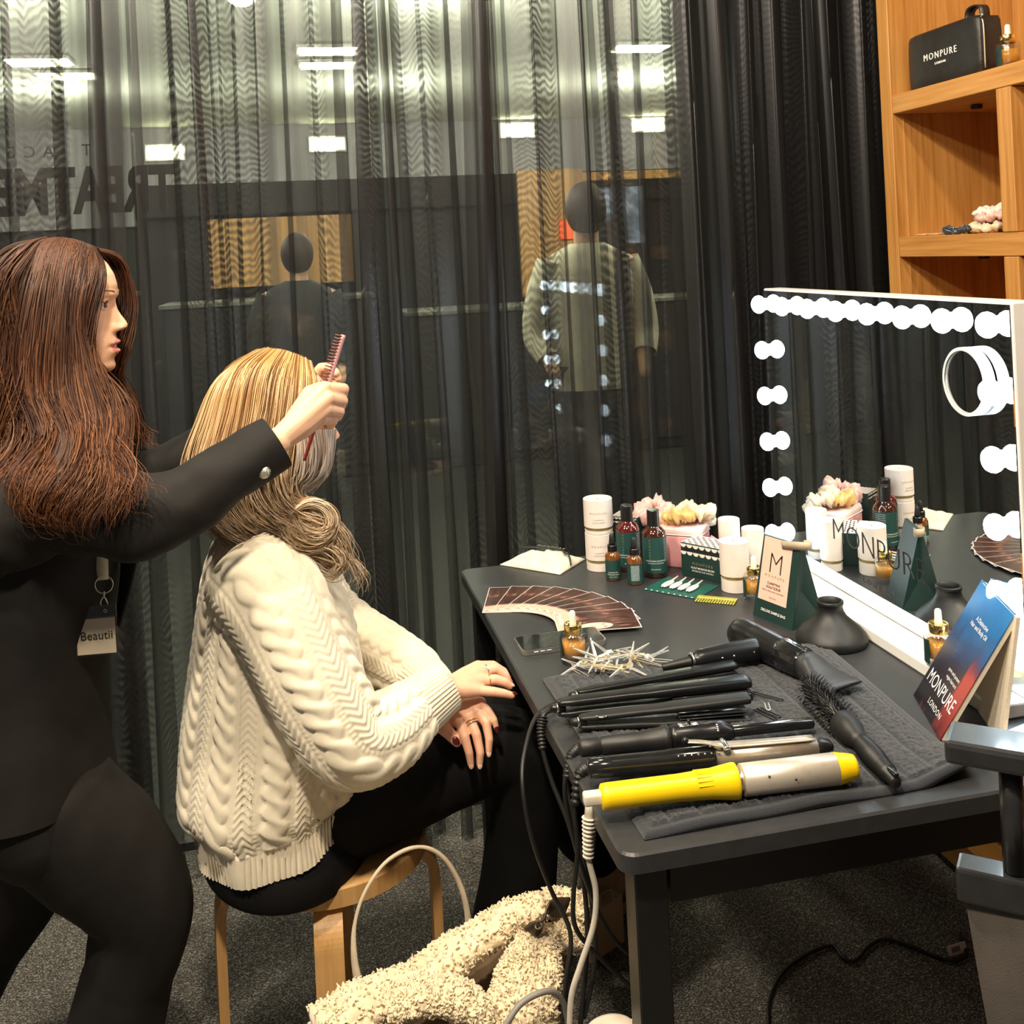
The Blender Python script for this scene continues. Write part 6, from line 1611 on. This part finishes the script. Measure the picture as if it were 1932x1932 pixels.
# the holder is skewed slightly in the picture because it swings: use its own plane
hold = G().add(*box(0, wB, 0, hB, -.0012, .0012, .0006, 1)).obj('holder', clear_mat('clear_pvc', (.95, .95, .95), .07, .1), ly_, smooth=False); hold.matrix_local = Mb2
paper = G().add(*box(.004, wB-.004, .003, hB*.735, -.0004, .0004)).obj('name_card', mat('badge_card', (.78, .66, .50), .6, var=.03), ly_, smooth=False); paper.matrix_local = Mb2
stripe = G().add(*box(.001, wB-.001, hB*.76, hB*.98, -.0009, -.0005)).obj('top_strip', mat('dark_pvc', (.02, .018, .02), .3), ly_, smooth=False); stripe.matrix_local = Mb2
text_part('lettering', 'Beautii', .018, Mb2 @ Matrix.Translation((wB*.52, hB*.40, .0016)), ink_black, ly_)
for x in (.25, .75):
    G().add(*torus(.0022, .0006, 14, 6), M=Mb2 @ Matrix.Translation((wB*x, hB*.88, .0014))).obj('eyelet', chrome, ly_)
# ------------------------------------------------------------------ shopper beyond the glass
def shopper(px, Y, top, label, shirt_c, sgn=1):
    c = W(px, 470, Y); z1 = W(px, top, Y).z; s = z1/1.70
    q = lambda x, y, z: (c.x+x*s, Y+y*s, z*s)
    g = G()
    v, f = blob([('e', q(0, 0, 1.58), (.078*s, .095*s, .115*s)), ('c', [q(0, .01, 1.50), q(0, .01, 1.38)], [.055*s, .06*s]), ('e', q(0, 0, 1.18), (.17*s, .10*s, .22*s)), ('e', q(0, 0, .95), (.16*s, .11*s, .14*s)),
                 ('c', [q(-.17, 0, 1.34), q(-.24, .0, 1.08), q(-.20, -.12, .90)], [.05*s, .042*s, .03*s]), ('c', [q(.17, 0, 1.34), q(.24, .0, 1.08), q(.20, -.10, .88)], [.05*s, .042*s, .03*s]),
                 ('c', [q(-.09, 0, .90), q(-.10, -.02, .48), q(-.10, .02, .06)], [.085*s, .06*s, .042*s]), ('c', [q(.09, 0, .90), q(.10, .02, .48), q(.11, .03, .06)], [.085*s, .06*s, .042*s]),
                 ('c', [q(-.10, .02, .04), q(-.10, -.14, .035)], [.038*s, .035*s]), ('c', [q(.11, .03, .04), q(.12, -.13, .035)], [.038*s, .035*s])], .014, 4)
    o = g.add(v, f).obj('person', skin); tag(o, label, 'person')
    g = G(); addg(g, loft([(q(0, 0, .82), xa, ya, .185*s, .130*s), (q(0, 0, 1.05), xa, ya, .190*s, .128*s), (q(0, 0, 1.28), xa, ya, .215*s, .122*s), (q(0, 0, 1.38), xa, ya, .18*s, .10*s), (q(0, .0, 1.44), xa, ya, .075*s, .075*s)], 40, 40), False)
    for sx in (-1, 1):
        addg(g, limb([q(sx*.16, 0, 1.36), q(sx*.215, 0, 1.22), q(sx*.245, 0, 1.06), q(sx*.215, -.07, .96)], [.07*s, .066*s, .058*s, .05*s], 24, 30), False)
    g.obj('shirt', mat('shirt_'+label[:6], shirt_c, .8), o)
    g = G()
    for sx in (-1, 1): addg(g, limb([q(sx*.08, 0, .92), q(sx*.10, 0, .5), q(sx*.105, .02, .08)], [.105*s, .08*s, .07*s], 24, 30))
    g.obj('trousers', shop_dark, o)
    g = G(); g.add(*sphere(q(0, -.004, 1.588), (.089*s, .107*s, .119*s), 28, 18))
    g.obj('hair', brown_u, o)
shopper(1108, 4.5, 345, 'shopper in a pale beige top seen dimly through the curtain', (.62, .56, .42))
shopper(560, 5.6, 440, 'dark clothed shopper seen dimly through the curtain above the blonde woman', (.03, .03, .035))
# ------------------------------------------------------------------ shearling jacket and tote on the floor
fleece = mat('cream_shearling', (.80, .66, .44), .95, var=.14, vscale=45, bump=1.0, bscale=160, sheen=.5)
suede = mat('brown_suede', (.20, .13, .075), .9, var=.2, vscale=30, bump=.3, bscale=500)
def fluffy(V, amp, seed):
    nrm = grid_normals(V); H = np.zeros(V.shape[:2])
    for i in range(V.shape[0]):
        for j in range(V.shape[1]):
            p = Vector(V[i, j]); H[i, j] = .6*mnoise.noise(p*55+Vector((seed, 0, 0)))+.5*mnoise.noise(p*120)+.9*mnoise.noise(p*22+Vector((0, seed, 0)))
    return V+nrm*(amp*H)[:, :, None]
jk = thing('shearling_jacket', 'cream shearling jacket heaped on the carpet beside the stool', 'jacket', (.2, 1.65, 0))
jo = Vector((.2, 1.65, 0))
def fl(path, radii, seed, n=56, m=110, flat=.6, amp=.006, name='fleece'):
    Vl = limb([Vector(p)-jo for p in path], radii, n, m, flat); Vl = fluffy(Vl, amp, seed)
    g = G(); addg(g, Vl); ob = g.obj(name, fleece, jk)
    rg_ = np.random.default_rng(seed+50); nr_ = grid_normals(Vl); gf_ = G()
    for _ in range(2200):
        i, j = rg_.integers(Vl.shape[0]), rg_.integers(Vl.shape[1]); p_ = Vl[i, j]; q_ = nr_[i, j]+rg_.normal(0, .55, 3); q_ /= np.linalg.norm(q_)
        c_ = np.cross(q_, rg_.normal(0, 1, 3)); gf_.add(*tube([p_-q_*.002, p_+q_*.0025, p_+q_*.0040+c_*.0025], [.0026, .0022, .0008], 3, False))
    fo = gf_.obj('fibres', fleece, ob); fo['kind'] = 'stuff'
    return ob
fl(PW((600, 1945, 1.50), (680, 1900, 1.52), (770, 1860, 1.55), (860, 1800, 1.58), (940, 1745, 1.60), (1010, 1712, 1.60), (1075, 1700, 1.60), (1110, 1720, 1.58)), [.040, .042, .038, .036, .032, .027, .023, .021, .020], 1, name='collar_roll')
fl(PW((730, 1905, 1.50), (790, 1882, 1.50), (850, 1880, 1.50), (900, 1900, 1.49), (930, 1950, 1.48)), [.026, .030, .030, .028, .028], 4, name='front_edge')
fl(PW((1010, 1765, 1.56), (1005, 1830, 1.53), (985, 1900, 1.50), (975, 1990, 1.48)), [.026, .044, .052, .056], 7, flat=.5, name='sleeve_lining')
fl(PW((1060, 1740, 1.60), (1080, 1760, 1.58), (1085, 1790, 1.56)), [.024, .026, .018], 9, name='cuff')
gs = G(); addg(gs, folds(limb([p-jo for p in PW((700, 1990, 1.60), (820, 1930, 1.62), (900, 1870, 1.64), (980, 1810, 1.65), (1060, 1780, 1.65))], [.05, .06, .06, .05, .04], 40, 60, .5), .008, 3, (12, 12)))
gs.obj('suede_shell', suede, jk)
p0 = PW((1000, 1760, 1.540), (1020, 1740, 1.540), (1038, 1715, 1.545), (1070, 1712, 1.55))
tabj = G().add(*ribbon(crom([p-jo for p in p0], 16), [.034]*16, .004, (.5, -.2, .8))).obj('leather_tab', mat('dark_brown_leather', (.045, .028, .018), .4), jk)
sn = W(1016, 1745, 1.532)-jo
G().add(*torus(.0048, .0014, 18, 8, 'y'), M=Matrix.Translation(sn)).obj('snap', chrome, tabj)
tote = thing('tote_bag', 'beige tote bag with a tall leather strap standing behind the jacket', 'bag', (.1, 1.72, 0))
to = Vector((.1, 1.72, 0))
strap = PW((692, 1905, 1.60), (678, 1860, 1.605), (668, 1800, 1.61), (670, 1740, 1.615), (690, 1680, 1.62), (730, 1625, 1.63), (785, 1598, 1.64), (830, 1612, 1.65), (862, 1655, 1.66), (880, 1710, 1.665), (886, 1775, 1.67))
wv = np.interp(np.linspace(0, 1, 60), [0, .12, .3, .5, .7, .92, 1], [.020, .012, .005, .0045, .005, .009, .012])
G().add(*ribbon(crom([p-to for p in strap], 60), wv, .0045, (1, -.3, 0))).obj('strap', mat('pale_leather', (.66, .56, .42), .5), tote)
tan_tote = mat('tan_tote', (.45, .34, .22), .7, var=.1)
gt = G(); addg(gt, loft([((.09, .0, .002), xa, ya, .15, .05), ((.09, 0, .03), xa, ya, .16, .055), ((.09, 0, .14), xa, ya, .15, .045), ((.09, 0, .20), xa, ya, .135, .02)], 48, 30, .8)); gt.obj('body', tan_tote, tote)
pb = thing('paper_carrier', 'beige paper carrier standing behind the cables', 'paper bag', WZ(1135, 1790, .0), (0, 0, .5))
G().add(*box(-.05, .05, -.02, .02, .0, .10, .002, 1)).obj('sides', mat('kraft_paper', (.50, .38, .25), .8, var=.06), pb, smooth=False)
G().add(*tube(crom([(-.02, -.021, .10), (-.015, -.021, .125), (.015, -.021, .125), (.02, -.021, .10)], 14), .0015, 6)).obj('handle', MATS['kraft_paper'], pb)
pl = thing('plug_adapter', 'rounded white adapter lying at the bottom edge of the carpet', 'adapter', W(1152, 1945, 1.30), (0, 0, .2))
G().add(*sphere((0, 0, -.004), (.036, .030, .014), 28, 14)).obj('shell', mat('adapter_white', (.72, .62, .52), .4), pl)
G().add(*tube(crom([(.03, 0, 0), (.05, .01, 0), (.06, .03, -.01)], 10), .003, 8)).obj('lead', cordw, pl)
